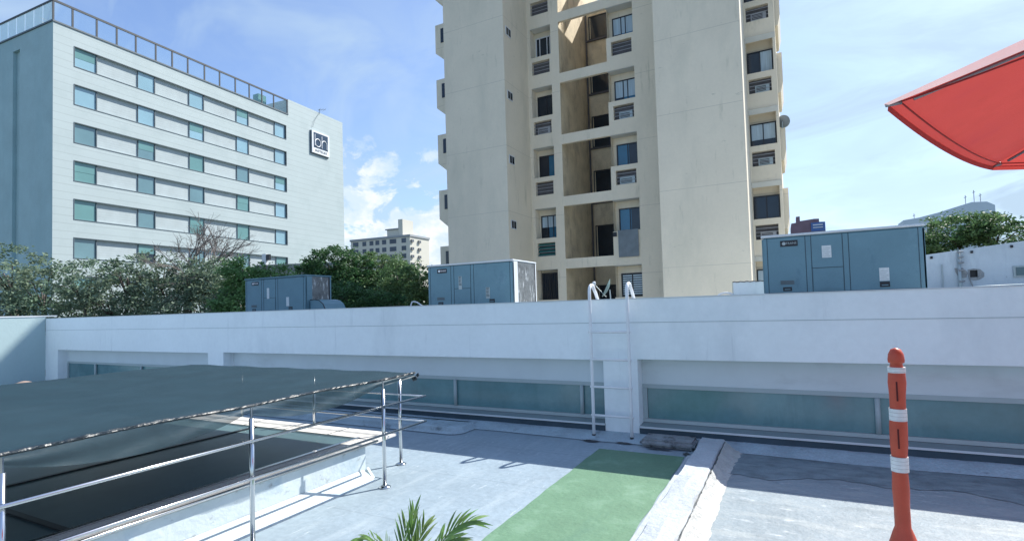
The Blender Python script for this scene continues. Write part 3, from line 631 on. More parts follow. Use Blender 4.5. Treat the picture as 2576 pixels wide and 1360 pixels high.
# satellite dish on the roof in front of the cream tower
def dish(name, c, d, r_, mat, label, arm=.3, parent_h=.3):
    t = thing(name, (c[0], c[1], c[2]-parent_h), label, 'satellite dish')
    c = Vector(c); d = Vector(d).normalized(); a = d.orthogonal().normalized(); b = d.cross(a); mb = MB(); n = 20
    for i in range(7):
        q = i/6
        for k in range(n): th = 2*math.pi*k/n; mb.v.append(tuple(c+(a*math.cos(th)+b*math.sin(th))*r_*q+d*(r_*.28*q*q)))
    for i in range(6):
        for k in range(n): mb.f.append((i*n+k, i*n+(k+1) % n, (i+1)*n+(k+1) % n, (i+1)*n+k))
    obj('reflector', mb, mat, t, smooth=True)
    f_ = c+d*arm-Vector((0, 0, .03)); lo = c-Vector((0, 0, r_*.9))+d*.08
    obj('feed_arm', MB().tube([lo, f_], .008, 6), m_alu, t); obj('feed_horn', MB().lathe((f_.x, f_.y, f_.z), [(.025, -.04), (.05, 0), (.05, .05), (.02, .07)], 10), m_label, t)
    obj('mast', MB().tube([c-d*.03, c-d*.06-Vector((0, 0, parent_h))], .018, 8), m_alu, t)
    return t
dish('satellite_dish', (-4.36, 14.0, 1.98), (-.86, -.25, .42), .27, m_dish, 'dark green satellite dish seen edge on between the two ladder hoops', arm=.42, parent_h=.43)

# ------------------------------------------------------------------ wall of the neighbouring house at the right
t = thing('neighbour_wall', (5, 14.1, 1.0), 'streaked white wall with a sloping top, a pipe and a broken hole, at the far right', 'wall')
nw = MB(); X0, X1 = 2.2, 9; zt = lambda x: 2.41+(x-2.53)*.105
hx0, hx1, hz0, hz1 = 3.235, 3.355, 1.90, 2.04
nw.poly([(X0, 14, GZ+.01), (hx0, 14, GZ+.01), (hx0, 14, zt(hx0)), (X0, 14, zt(X0))]); nw.poly([(hx1, 14, GZ+.01), (X1, 14, GZ+.01), (X1, 14, zt(X1)), (hx1, 14, zt(hx1))])
nw.poly([(hx0, 14, GZ+.01), (hx1, 14, GZ+.01), (hx1, 14, hz0), (hx0, 14, hz0)]); nw.poly([(hx0, 14, hz1), (hx1, 14, hz1), (hx1, 14, zt(hx1)), (hx0, 14, zt(hx0))])
nw.poly([(X0, 14, zt(X0)), (X1, 14, zt(X1)), (X1, 14.3, zt(X1)), (X0, 14.3, zt(X0))]); nw.poly([(X0, 14.3, zt(X0)), (X1, 14.3, zt(X1)), (X1, 14.3, GZ+.01), (X0, 14.3, GZ+.01)]); nw.poly([(X0, 14, GZ+.01), (X0, 14.3, GZ+.01), (X0, 14.3, zt(X0)), (X0, 14, zt(X0))])
obj('wall_face', nw, m_rwall, t, recalc=False)
obj('hole', bx(hx0-.005, hx1+.005, 14.05, 14.1, hz0-.005, hz1+.005), m_black, t)
cpn = [(3.21, 2.07), (3.36, 2.075), (3.44, 2.04), (3.46, 1.97), (3.47, 1.90), (3.40, 1.85), (3.30, 1.82), (3.23, 1.86)]
inner = [(hx0, hz1), (hx1, hz1), (hx1, hz0), (hx0, hz0)]
rg = MB(); o_ = [(3.20, 2.06), (3.30, 2.075), (3.40, 2.055), (3.46, 1.98), (3.455, 1.90), (3.38, 1.845), (3.29, 1.83), (3.21, 1.87)]
i_ = [(hx0, hz1), (3.30, hz1), (hx1, hz1), (hx1, 1.97), (hx1, hz0), (3.31, hz0), (3.27, hz0), (hx0, hz0)]
rg.v = [(x, 13.996, z_) for x, z_ in o_+i_]; rg.f = [(k, (k+1) % 8, 8+(k+1) % 8, 8+k) for k in range(8)]; obj('bare_concrete', rg, m_bare, t, recalc=False)
rg = MB().poly([(x, 13.992, z_) for x, z_ in ((2.99, 2.10), (3.12, 2.10), (3.19, 2.02), (3.17, 1.90), (3.08, 1.89), (3.03, 1.95), (3.00, 2.03))], (0, -.006, 0)); obj('bare_concrete', rg, m_bare, t)
obj('pipe', MB().tube([(3.06, 13.95, 1.0), (3.06, 13.95, 2.46)], .03, 8), m_alu, t, smooth=True)
for z_ in (2.42, 2.31, 2.20, 2.05, 1.82): obj('pipe_clip', MB().tube([(3.04, 13.93, z_), (3.14, 13.95, z_+.01)], [.032, .012], 6), m_bare, t)
obj('drain_pipe', MB().tube([(2.78, 13.96, 1.0), (2.78, 13.96, 2.19)], .014, 6), m_alu, t)
obj('loose_cable', MB().tube([(3.20, 13.97, 2.0), (3.22, 13.96, 1.85), (3.26, 13.96, 1.70)], .012, 5), m_bare, t)
for x in (2.62, 3.28, 4.22, 3.9): obj('bolt', bx(x-.02, x+.02, 13.97, 13.998, zt(x)-.10, zt(x)-.05), m_black, t)
w_ = obj('window', bx(3.90, 4.5, 13.97, 13.999, 1.87, 2.09), m_alu, t); obj('pane', bx(3.94, 4.46, 13.955, 13.969, 1.90, 2.06), m_darkglass, w_)
t = thing('roof_pipe', (3.6, 12.8, 1.55), 'thin dark pipe lying along the roof in front of the white wall at the right', 'pipe')
obj('pipe_run', MB().tube([(2.65, 13.0, 1.66), (3.2, 13.0, 1.69), (3.9, 13.0, 1.70)], .022, 8), m_ac, t, smooth=True)
obj('pipe_end', MB().lathe((3.95, 13.0, 1.66), [(.03, 0), (.07, .02), (.07, .08), (.03, .1)], 10), m_bare, t)
for x in (2.75, 3.4): obj('support', bx(x-.02, x+.02, 12.98, 13.02, 1.545, 1.66), m_alu, t)
obj('turntable_disc', MB().lathe((2.62, 11.9, 1.545), [(.27, 0), (.27, .03), (.22, .04), (.22, .07), (.30, .08), (.30, .10), (.26, .115)], 24), m_acedge, smooth=True, label='flat round white roof vent cap beside the foot of the largest air conditioner', cat='roof vent').name = 'round_vent_cap'

# ================================================================== CREAM APARTMENT TOWER
t = thing('apartment_tower', (-7.5, 26, GZ), 'tall cream rendered apartment tower with recessed balconies, behind the ladder', 'apartment building')
APT = t; YF = 23.0; YB = 20.55; TOP = 19.0
fl_z = [3.28+2.89*k for k in range(0, 6)]
holes = []
for k, zb in enumerate(fl_z):
    holes.append((-10.61, -9.56, zb-1.40, zb+.02, .5))
    if k > 0: holes.append((-10.55, -9.64, zb-2.25, zb-1.62, .28))
    bt = zb-2.44 if k > 0 else .4
    holes.append((-9.15, -6.87, bt, zb, .16))
    holes.append((-6.87, -5.66, zb-1.40, zb, .5))
    if k not in (0, 1): holes.append((-6.65, -5.74, zb-2.25, zb-1.62, .28))
w = MB().holed(lambda u, d, q: (u, YF+d, q), -10.77, -4.27, GZ+.01, TOP, holes, .5); obj('facade', w, m_apt, t, recalc=False)
w = MB().box(-13.93, -10.77, YB, YF+.3, GZ+.01, TOP); obj('left_bay_wall', w, m_apt, t)
w = MB().box(-4.27, -1.22, YB, YF+.3, GZ+.01, TOP); obj('right_bay_wall', w, m_apt, t)
hr = []
for k, zb in enumerate(fl_z): hr.append((-1.20, -.24, zb-1.44, zb-.02, .42)); hr.append((-1.15, -.34, zb-2.25, zb-1.68, .28))
w = MB().holed(lambda u, d, q: (u, YF+d, q), -1.22, -.14, GZ+.01, TOP, hr, .4)
w.poly([(-.14, YF, GZ+.01), (-.14, 31, GZ+.01), (-.14, 31, TOP), (-.14, YF, TOP)]); w.poly([(-14.6, 31, GZ+.01), (-.14, 31, GZ+.01), (-.14, 31, 17.2), (-14.6, 31, 17.2)])
w.poly([(-14.6, YF+.3, GZ+.01), (-14.6, 31, GZ+.01), (-14.6, 31, TOP), (-14.6, YF+.3, TOP)]); w.poly([(-14.6, YF+.3, GZ+.01), (-13.93, YF+.3, GZ+.01), (-13.93, YF+.3, TOP), (-14.6, YF+.3, TOP)])
obj('side_wall', w, m_apt, t, recalc=False)
rf = MB(); TB = 17.2
rf.box(-14.6, -9.15, YB, 31, TOP, TOP+.05); rf.box(-6.87, -.14, YB, 31, TOP, TOP+.05); rf.box(-9.148, -6.872, 27.0, 31, TB, TB+.05); obj('roof', rf, m_roof, t)
TB = 17.2; bw = MB()
bw.add([(-9.145, 23.001, -1), (-9.145, 31, -1), (-9.145, 31, TOP), (-9.145, 23.001, TOP)], [(0, 1, 2, 3)]); obj('shaft_wall', bw, m_aptin, t, recalc=False)
bw = MB().add([(-9.144, 27, -1), (-6.87, 27, -1), (-6.87, 27, TB), (-9.144, 27, TB)], [(0, 1, 2, 3)]); obj('shaft_back_wall', bw, m_aptin, t, recalc=False)
bw = MB().add([(-6.865, 23.5, -1), (-6.865, 31, -1), (-6.865, 31, TOP), (-6.865, 23.5, TOP)], [(0, 1, 2, 3)]); obj('shaft_side_wall', bw, m_aptin, t, recalc=False)
for k, zb in enumerate(fl_z[:-1]+[fl_z[-1]]): obj('front_beam', bx(-9.14, -6.88, YF+.003, YF+.16, zb+.003, zb+.447), m_apt, t)
styles_l = {0: 'bars', 1: 'curt', 2: 'halfblue', 3: 'dark', 4: 'whitefr', 5: 'dark'}
styles_r = {0: 'blinds', 1: 'blue', 2: 'blue', 3: 'curtain', 4: 'curtain', 5: 'dark'}
def win(x0, x1, z0, z1, y, style, parent):
    fm = m_frame_wh if style == 'whitefr' else m_frame_dk
    f_ = MB(); b = .045
    f_.box(x0, x1, y-.05, y, z1-b, z1); f_.box(x0, x1, y-.05, y, z0, z0+b); f_.box(x0, x0+b, y-.05, y, z0+b, z1-b); f_.box(x1-b, x1, y-.05, y, z0+b, z1-b)
    xm = (x0+x1)/2
    ml = {'curt': [.36, .66], 'whitefr': [.22, .62, .78], 'curtain': [.40, .60]}.get(style, [.5])
    for q in ml: f_.box(x0+(x1-x0)*q-.018, x0+(x1-x0)*q+.018, y-.045, y-.001, z0+b, z1-b)
    w0 = obj('window', f_, fm, parent)
    gl = {'blue': m_gl_blue, 'dark': m_gl_dark}.get(style, m_gl_dark)
    def pane(a, c, zz0, zz1, m_, off=0, nme='pane'): obj(nme, bx(x0+(x1-x0)*a, x0+(x1-x0)*c, y-.02-off, y-.012-off, zz0, zz1), m_, w0)
    A, B_ = z0+b, z1-b
    if style in ('blue',): pane(.05, .55, A, B_, m_gl_blue); pane(.551, .95, A, B_, m_gl_dark)
    elif style == 'halfblue': pane(.05, .48, A, B_, m_black); pane(.481, .95, A, B_, m_gl_blue)
    elif style in ('curt', 'curtain'):
        zm = z0+(z1-z0)*(.50 if style == 'curt' else .26); pane(.05, .95, zm+.001, B_, m_curtain, nme='curtain'); pane(.05, .42, A, zm, m_gl_dark); pane(.421, .95, A, zm, m_gl_blue)
    elif style == 'blinds':
        pane(.05, .95, A, B_, m_gl_dark)
        bl = MB()
        for i in range(9): bl.box(x0+.07, xm-.03, y-.028, y-.021, A+.05+.10*i, A+.11+.10*i); bl.box(xm+.03, x1-.07, y-.028, y-.021, A+.05+.10*i, A+.11+.10*i)
        obj('blind', bl, m_curtain, w0)
    elif style == 'half_curtain': pane(.05, .52, A, B_, m_gl_dark); pane(.521, .95, A, B_, m_curtain, nme='curtain')
    elif style == 'two_curtain': pane(.05, .95, z0+(z1-z0)*.30, B_, m_curtain, nme='curtain'); pane(.05, .95, A, z0+(z1-z0)*.30-.001, m_gl_dark)
    elif style == 'bars':
        pane(.05, .95, A, B_, m_gl_dark); bl = MB()
        for i in range(9): xx = x0+(x1-x0)*(i+.8)/10; bl.box(xx-.008, xx+.008, y-.08, y-.065, A, B_)
        obj('security_bars', bl, m_frame_dk, w0)
    else: pane(.05, .95, A, B_, gl)
    return w0
def grille(x0, x1, z0, z1, y, seed, parent, teal=False):
    rr = random.Random(seed)
    g0 = obj('air_conditioner_niche', bx(x0, x1, y+.20, y+.26, z0, z1), m_louvre, parent)
    if teal:
        s2 = MB()
        for i in range(4): q = z0+(z1-z0)*(i+.15)/4; s2.add([(x0+.02, y+.05, q), (x1-.02, y+.05, q), (x1-.02, y+.12, q+.11), (x0+.02, y+.12, q+.11)], [(0, 1, 2, 3)])
        obj('louvre', s2, m_louvre_t, g0); s3 = MB()
        for i in range(4): q = z0+(z1-z0)*(i+.12)/4; s3.box(x0+.02, x1-.02, y+.04, y+.05, q, q+.015)
        obj('louvre_edge', s3, m_louvre_l, g0); return
    kind = rr.choice(['unit', 'bars', 'bars', 'unit2'])
    if kind in ('unit', 'unit2'):
        a = x0+(x1-x0)*rr.uniform(.15, .3); b = x1-.08
        obj('air_conditioner', bx(a, b, y+.04, y+.19, z0+.02, z0+(z1-z0)*.55), m_louvre_l if kind == 'unit' else m_alu, g0)
        s2 = MB()
        for i in range(4): s2.box(a+.04, b-.12, y+.032, y+.039, z0+.06+.055*i, z0+.085+.055*i)
        obj('vent_slots', s2, m_black, g0)
    s3 = MB()
    for i in range(3): q = z0+(z1-z0)*(.25+.25*i); s3.box(x0, x1, y+.01, y+.022, q, q+.018)
    obj('bar', s3, m_louvre_l, g0)
for k, zb in enumerate(fl_z):
    obj('recess_back', bx(-10.61, -9.56, YF+.501, YF+.55, zb-1.42, zb+.04), m_apt, t)
    obj('recess_back', bx(-6.87, -5.66, YF+.501, YF+.55, zb-1.42, zb+.02), m_apt, t)
    obj('soffit', bx(-10.605, -9.565, YF+.01, YF+.49, zb+.0, zb+.018), m_aptwhite, t); obj('soffit', bx(-6.865, -5.665, YF+.01, YF+.49, zb-.022, zb-.004), m_aptwhite, t)
    if k == 0: win(-10.52, -9.57, zb-1.39, zb-.12, YF+.40, 'bars', t)
    else: win(-10.52, -9.57, zb-1.39, zb-.27, YF+.50, styles_l[k], t)
    win(-6.70, -5.70, zb-1.38 if k else zb-1.38, zb-.34, YF+.50, styles_r[k], t)
    if k > 0: grille(-10.55, -9.64, zb-2.25, zb-1.62, YF, k*3+1, t, teal=(k == 1))
    if k > 1: grille(-6.65, -5.74, zb-2.25, zb-1.62, YF, k*5+2, t)
    win(-1.19, -.25, zb-1.43, zb-.50, YF+.30, {4: 'two_curtain', 3: 'half_curtain', 2: 'two_curtain', 1: 'dark'}.get(k, 'curtain'), t)
    grille(-1.15, -.34, zb-2.25, zb-1.68, YF, k*7+3, t)
    obj('recess_back', bx(-1.22, -.16, YF+.421, YF+.46, zb-1.46, zb+.0), m_apt, t)
    obj('drip_ledge', MB().poly([(-1.215, YF-.001, zb-.02), (-1.215, YF-.10, zb-.02), (-1.215, YF-.001, zb-.20)], (1.07, 0, 0)), m_aptwhite, t)
    # little window in the inner face of the left bay
    f_ = MB(); xs = -10.768
    f_.box(xs, xs+.02, 20.76, 21.26, zb-1.16, zb-.76); w0 = obj('small_window', f_, m_frame_wh, t)
    obj('pane', bx(xs+.021, xs+.026, 20.81, 20.99, zb-1.12, zb-.80), m_gl_dark, w0); obj('pane', bx(xs+.021, xs+.026, 21.03, 21.22, zb-1.12, zb-.80), m_gl_dark, w0)
    # back wall of the light well: one window or doorway to every floor
    win(-8.98, -7.0, zb+.80, zb+(2.05 if k > 2 else 2.45), 26.99, 'dark', t)
    obj('ledge', bx(-9.1, -6.9, 26.90, 26.985, zb+.70, zb+.78), m_louvre, t)
win(-8.98, -7.0, .6, 2.6, 26.99, 'dark', t)
obj('drain_pipe', MB().tube([(-9.05, 26.7, -1), (-9.05, 26.7, 16.9)], .05, 6), m_louvre, t)
pn = MB().box(-6.63, -5.74, YF-.05, YF-.03, fl_z[1]-2.55, fl_z[1]-1.37); obj('glass_screen', pn, m_screen, t); obj('wall_lamp', bx(-6.86, -6.70, YF-.06, YF-.002, fl_z[1]-1.62, fl_z[1]-1.44), m_frame_dk, t)
# oriel boxes on both sides
for k in range(-1, 6):
    zb = 4.64+2.75*k
    if k >= 0:
        mb = MB().poly([(-15.13, 21.6, zb-1.41), (-14.2, 21.6, zb-1.41-.75), (-13.94, 21.6, zb-1.41-.75), (-13.94, 21.6, zb), (-15.13, 21.6, zb)], (0, 3.0, 0)) if k > 0 else MB().poly([(-15.13, 21.6, zb-1.9), (-13.94, 21.6, zb-1.9), (-13.94, 21.6, zb), (-15.13, 21.6, zb)], (0, 3.0, 0))
        b0 = obj('oriel', mb, m_apt, t); obj('oriel_window', bx(-14.80, -14.2, 21.57, 21.598, zb-.95 if k else zb-1.5, zb-.25), m_gl_dark, b0)
        mb = MB().poly([(.06, 24.0, zb+.9-.7), (-.03, 24.0, zb+.9-1.12), (-.139, 24.0, zb+.9-1.15), (-.139, 24.0, zb+.9+.48), (.06, 24.0, zb+.9+.48)], (0, 2.6, 0)); obj('oriel', mb, m_apt, t)
dish('satellite_dish', (-.02, 23.75, 8.62), (.35, .85, .35), .25, m_dishg, 'grey satellite dish on the right edge of the cream tower', arm=.3, parent_h=.25)

# ================================================================== HOTEL
TH = R(3.3); HP = (-47.9, 19.22)
def hf(s, d, q): return (HP[0]-math.sin(TH)*s-math.cos(TH)*d, HP[1]+math.cos(TH)*s-math.sin(TH)*d, q)
def hb(s0, s1, d0, d1, z0, z1): return MB().box(s0, s1, d0, d1, z0, z1, fr=hf)
t = thing('hotel', hf(15, 8, GZ), 'large white clad hotel with rows of square teal windows and a black and white sign', 'hotel')
ROWS = [22.52-2.945*k for k in range(8)]
holes = [(1.4, 21.8, z_-1.5, z_) for z_ in ROWS]
w = MB().holed(hf, 0, 30.9, GZ+.01, 23.9, holes, .22)
w.poly([hf(22.15, 0, 23.9), hf(30.9, 0, 23.9), hf(30.9, 0, 25.65), hf(22.15, 0, 25.65)]); w.poly([hf(22.15, 0, 23.9), hf(22.15, 16, 23.9), hf(22.15, 16, 25.65), hf(22.15, 0, 25.65)])
w.poly([hf(30.9, 0, GZ+.01), hf(30.9, 16, GZ+.01), hf(30.9, 16, 25.65), hf(30.9, 0, 25.65)]); w.poly([hf(22.15, 0, 25.65), hf(30.9, 0, 25.65), hf(30.9, 16, 25.65), hf(22.15, 16, 25.65)])
w.poly([hf(0, 0, 23.9), hf(22.15, 0, 23.9), hf(22.15, 16, 23.9), hf(0, 16, 23.9)]); w.poly([hf(0, 16, GZ), hf(30.9, 16, GZ), hf(30.9, 16, 23.9), hf(0, 16, 23.9)])
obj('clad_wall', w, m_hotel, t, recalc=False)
hfs = lambda u, d, q: hf(d, u, q)
w = MB().holed(hfs, 0.001, 16, GZ+.01, 23.899, [(4.6, 5.6, 0, 22.8)], .25); w.box(.25, .26, 4.6, 5.6, 0, 22.8, fr=lambda a, b, q: hf(a, b, q)); obj('end_wall', w, m_hotel_side, t, recalc=False)
obj('parapet_trim', hb(-.05, 22.15, -.06, .02, 23.86, 23.98), m_hotel_trim, t); obj('parapet_trim', hb(-.08, -.001, 0, 16, 23.86, 23.98), m_hotel_trim, t)
pp = [0, 1.25, 2.91, 4.38, 5.87, 7.53, 8.98, 10.44, 12.09, 13.68, 15.42, 17.06, 18.62, 20.16, 22.0]
rl = obj('roof_railing', hb(-.06, 22.1, -.05, .05, 25.40, 25.56), m_rail, t)
for p_ in pp: obj('railing_post', hb(p_-.05, p_+.07, -.03, .05, 23.98, 25.399), m_rail, rl)
gcl = clear_glass('railing_glass', (.6, .75, .80), .02)
for i in range(len(pp)-1): obj('glass_pane', hb(pp[i]+.07, pp[i+1]-.05, .0, .015, 24.0, 25.41), gcl, rl)
r2 = obj('side_railing', hb(-.06, .03, .051, 16, 25.42, 25.54), m_rail, t)
gcl2 = clear_glass('side_railing_glass', (.60, .74, .76), .5)
for i in range(12): obj('glass_pane', hb(-.01, .005, .15+1.25*i, 1.3+1.25*i, 24.0, 25.41), gcl2, r2)
lou = MB()
for i in range(4): lou.box(.5, 21.5, 3.0, 3.04, 24.3+.28*i, 24.34+.28*i, fr=hf)
obj('terrace_louvre', lou, m_louvre_l, t)
obj('roof_box', hb(18.7, 19.7, .6, 1.4, 24.0, 25.2), m_gl_teal2, t)
WS = [(1.42, 2.98), (6.1, 7.52), (10.64, 12.08), (15.62, 17.02), (20.36, 21.78)]
gm = {(0, 0): m_gl_sky, (0, 1): m_gl_sky, (0, 2): m_gl_sky, (0, 3): m_gl_sky, (1, 1): m_gl_sky, (1, 2): m_gl_sky, (4, 1): m_gl_teal, (5, 1): m_gl_dark, (4, 2): m_gl_teal2, (4, 3): m_gl_teal2, (3, 0): m_gl_teal2}
for k, z_ in enumerate(ROWS):
    obj('infill_strip', hb(1.4, 21.8, .201, .25, z_-1.5, z_), m_hotel_inf, t)
    fr_ = MB().box(1.36, 21.84, -.03, .05, z_+.0, z_+.055, fr=hf); fr_.box(1.36, 21.84, -.03, .05, z_-1.555, z_-1.50, fr=hf); fr_.box(1.36, 1.4, -.03, .05, z_-1.5, z_, fr=hf); fr_.box(21.8, 21.84, -.03, .05, z_-1.5, z_, fr=hf)
    obj('strip_frame', fr_, m_hotel_trim, t)
    for j, (a, b) in enumerate(WS):
        fm = MB().box(b-.06, b, .06, .2, z_-1.49, z_-.005, fr=hf); fm.box(a, a+.03, .12, .2, z_-1.49, z_-.005, fr=hf); wn = obj('window', fm, m_hotel_trim, t)
        mt = gm.get((k, j), m_gl_sky if j == 4 or (k < 2 and j < 4) else (m_gl_teal if (k*5+j*3) % 4 else m_gl_teal2))
        pz = obj('pane', hb(a+.03, b-.06, .14, .16, z_-1.49, z_-.005), mt, wn)
        if (k+j) % 3 == 0: obj('blind', hb(a+.05, b-.08, .125, .138, z_-.75, z_-.02), m_gl_teal2, wn)
# sign
sg = thing('hotel_sign', hf(26.85, -.1, 20.5), 'square black and white sign reading bh HOTELES high on the white hotel', 'sign')
obj('sign_box', hb(25.48, 28.28, -.22, -.005, 20.50, 23.15), m_frame_wh, sg)
obj('sign_cast_shadow', hb(25.36, 28.26, -.10, -.004, 20.38, 23.12), m_hotel_trim, sg)  # dark slab offset sideways and down draws the sign's cast shadow
obj('navy_panel', hb(25.72, 28.03, -.235, -.221, 21.15, 22.95), m_sign_dk, sg)
def P2(a, b): return hf(a, -.25, b)
obj('letter_b', MB().tube([P2(25.88, 22.72), P2(25.88, 21.35)], .055, 6).tube([P2(26.36+.44*math.cos(a), 21.78+.46*math.sin(a)) for a in np.linspace(0, 6.283, 25)], .055, 6), m_whitepr, sg)
obj('letter_h', MB().tube([P2(27.0, 22.72), P2(27.0, 21.27)], .055, 6).tube([P2(27.0, 21.8)]+[P2(27.42-.40*math.cos(a), 21.85+.40*math.sin(a)) for a in np.linspace(0.2, 3.14, 12)]+[P2(27.82, 21.27)], .055, 6), m_whitepr, sg)
hd = Vector(hf(1, 0, 0))-Vector(hf(0, 0, 0))
text_mesh('lettering', 'HOTELES', m_hotel_trim, sg, hf(26.88, -.235, 20.83), hd, (0, 0, 1), .36, 1.35)
an = thing('roof_antenna', hf(26.9, .1, 25.6), 'thin roof antenna on the parapet above the hotel sign', 'antenna')
obj('mast', MB().tube([hf(26.9, .05, 25.3), hf(26.9, -.1, 26.1)], .03, 5), m_hotel_trim, an); obj('boom', MB().tube([hf(26.6, -.1, 25.9), hf(27.8, -.2, 26.25)], .02, 5), m_hotel_trim, an)
for q in (.2, .5, .8): c = Vector(hf(26.6, -.1, 25.9)).lerp(Vector(hf(27.8, -.2, 26.25)), q); obj('element', MB().tube([c-Vector((.3, 0, .15)), c+Vector((.3, 0, .15))], .012, 4), m_hotel_trim, an)
obj('stay_cable', MB().tube([hf(26.8, -.05, 25.5), hf(26.0, -.12, 24.4), hf(25.7, -.1, 23.5)], .018, 4), m_hotel_trim, an)

# ================================================================== FAR BUILDINGS
t = thing('distant_apartment_block', (-132, 160, GZ), 'distant pale apartment block with dark windows and boxy air conditioners on its sunlit end', 'apartment building')
# corner (-125.2,159.2), left end (-144.8,149.1) -> runs along -X-ish ; local frame
fc = Vector((-125.2, 159.23, 0)); fd = Vector((-1, -.07, 0)).normalized(); fe = Vector((-.03, 1, 0)).normalized(); fL = 27.6
ff = lambda s_, d, q: tuple(fc+fd*s_+fe*d+Vector((0, 0, q)))
obj('block', MB().box(0, fL, 0, 12.4, GZ+.01, 29.2, fr=ff), m_far, t); obj('roof_edge', MB().box(-.3, fL+.3, -.3, 12.7, 29.25, 30.0, fr=ff), m_far_edge, t)
obj('penthouse', MB().box(5.9, 11, 1, 5, 30.05, 32.5, fr=ff), m_far, t); obj('stair_tower', MB().box(3.7, 5.7, .8, 7.5, 30.06, 36.2, fr=ff), m_far, t); obj('penthouse_roof', MB().box(5.71, 11.6, .6, 5.4, 32.55, 32.95, fr=ff), m_far_edge, t)
for r_ in range(5):
    for (a, b) in ((1.7, 3.7), (6.1, 9.1), (10.7, 12.6), (13.9, 15.7), (16.7, 18.5), (20.1, 21.9), (23.9, 26.5)):
        zz = 28.8-2.9*r_; obj('window', MB().box(a, b, -.06, -.01, zz-1.7, zz, fr=ff), m_far_dk, t)
    for a in (.5, 5.0):
        zz = 28.2-2.9*r_; q = obj('air_conditioner', MB().box(-.6, -.01, a, a+1.3, zz-1.05, zz, fr=ff), m_far_ac, t); obj('opening', MB().box(-.62, -.601, a+.3, a+1.1, zz-.85, zz-.2, fr=ff), m_far_dk, q)
t = thing('purple_building', (6, 228, GZ), 'stepped purple brown building with a blue panel, seen above the largest air conditioner', 'building')
o_ = [(.8, GZ), (12.0, GZ), (12.0, 29.8), (10.1, 29.9), (10.1, 31.1), (8.5, 31.2), (3.9, 30.8), (3.9, 32.6), (2.6, 32.5), (2.6, 30.3), (.95, 30.1), (.6, 28)]
obj('block', MB().poly([(x, 227, z_) for x, z_ in o_], (0, 9, 0)), m_purple, t); bs = obj('blue_panel', bx(7.4, 11.9, 226.5, 226.9, 26.5, 29.7), m_bluesign, t)
obj('white_stripes', bx(8.0, 11.2, 226.3, 226.45, 28.6, 29.0).box(8.0, 11.2, 226.3, 226.45, 27.7, 28.0), m_frame_wh, bs)
t = thing('distant_white_building', (52, 252, GZ), 'distant pale building with a curved roofline and aerials, behind the tree at the right', 'building')
o_ = [(39.3, GZ), (66.5, GZ), (66.5, 33.6), (64.3, 35.1), (60, 35.4), (56.3, 34.4), (50, 32.6), (44, 31.3), (39.3, 30.8)]
obj('block', MB().poly([(x, 252, z_) for x, z_ in o_], (0, 12, 0)), m_faint, t)
for x, z0, z1 in ((43, 31, 33.2), (58.7, 35, 38.4), (61.2, 35.3, 40), (63, 35, 38.6)): obj('aerial', MB().tube([(x, 254, z0), (x, 254, z1)], .12, 4).tube([(x-.4, 254, z1-.9), (x+.4, 254, z1-.6)], .1, 4), m_louvre_l, t)
t = thing('garden_wall', (-31.7, 26.2, GZ), 'weathered grey wall top seen over the leftmost air conditioner', 'wall')
obj('wall_face', MB().box(0, 6.5, 0, .3, GZ+.01, 5.1, fr=lambda a, b, q: (-33.6+a*.92-b*.4, 25.2+a*.4+b*.92, q)), m_bare, t)
t = thing('wall_bracket', (-32.1, 24.9, 5.0), 'small pale metal bracket box standing on the grey wall before the hotel', 'bracket')
obj('box', bx(-32.3, -31.9, 24.8, 25.0, 5.0, 5.75), m_frame_wh, t); obj('post', bx(-32.2, -32.05, 24.82, 24.98, 4.6, 5.0), m_frame_dk, t)
obj('lamp', bx(-31.9, -31.6, 24.82, 24.98, 5.3, 5.7), m_frame_dk, t)

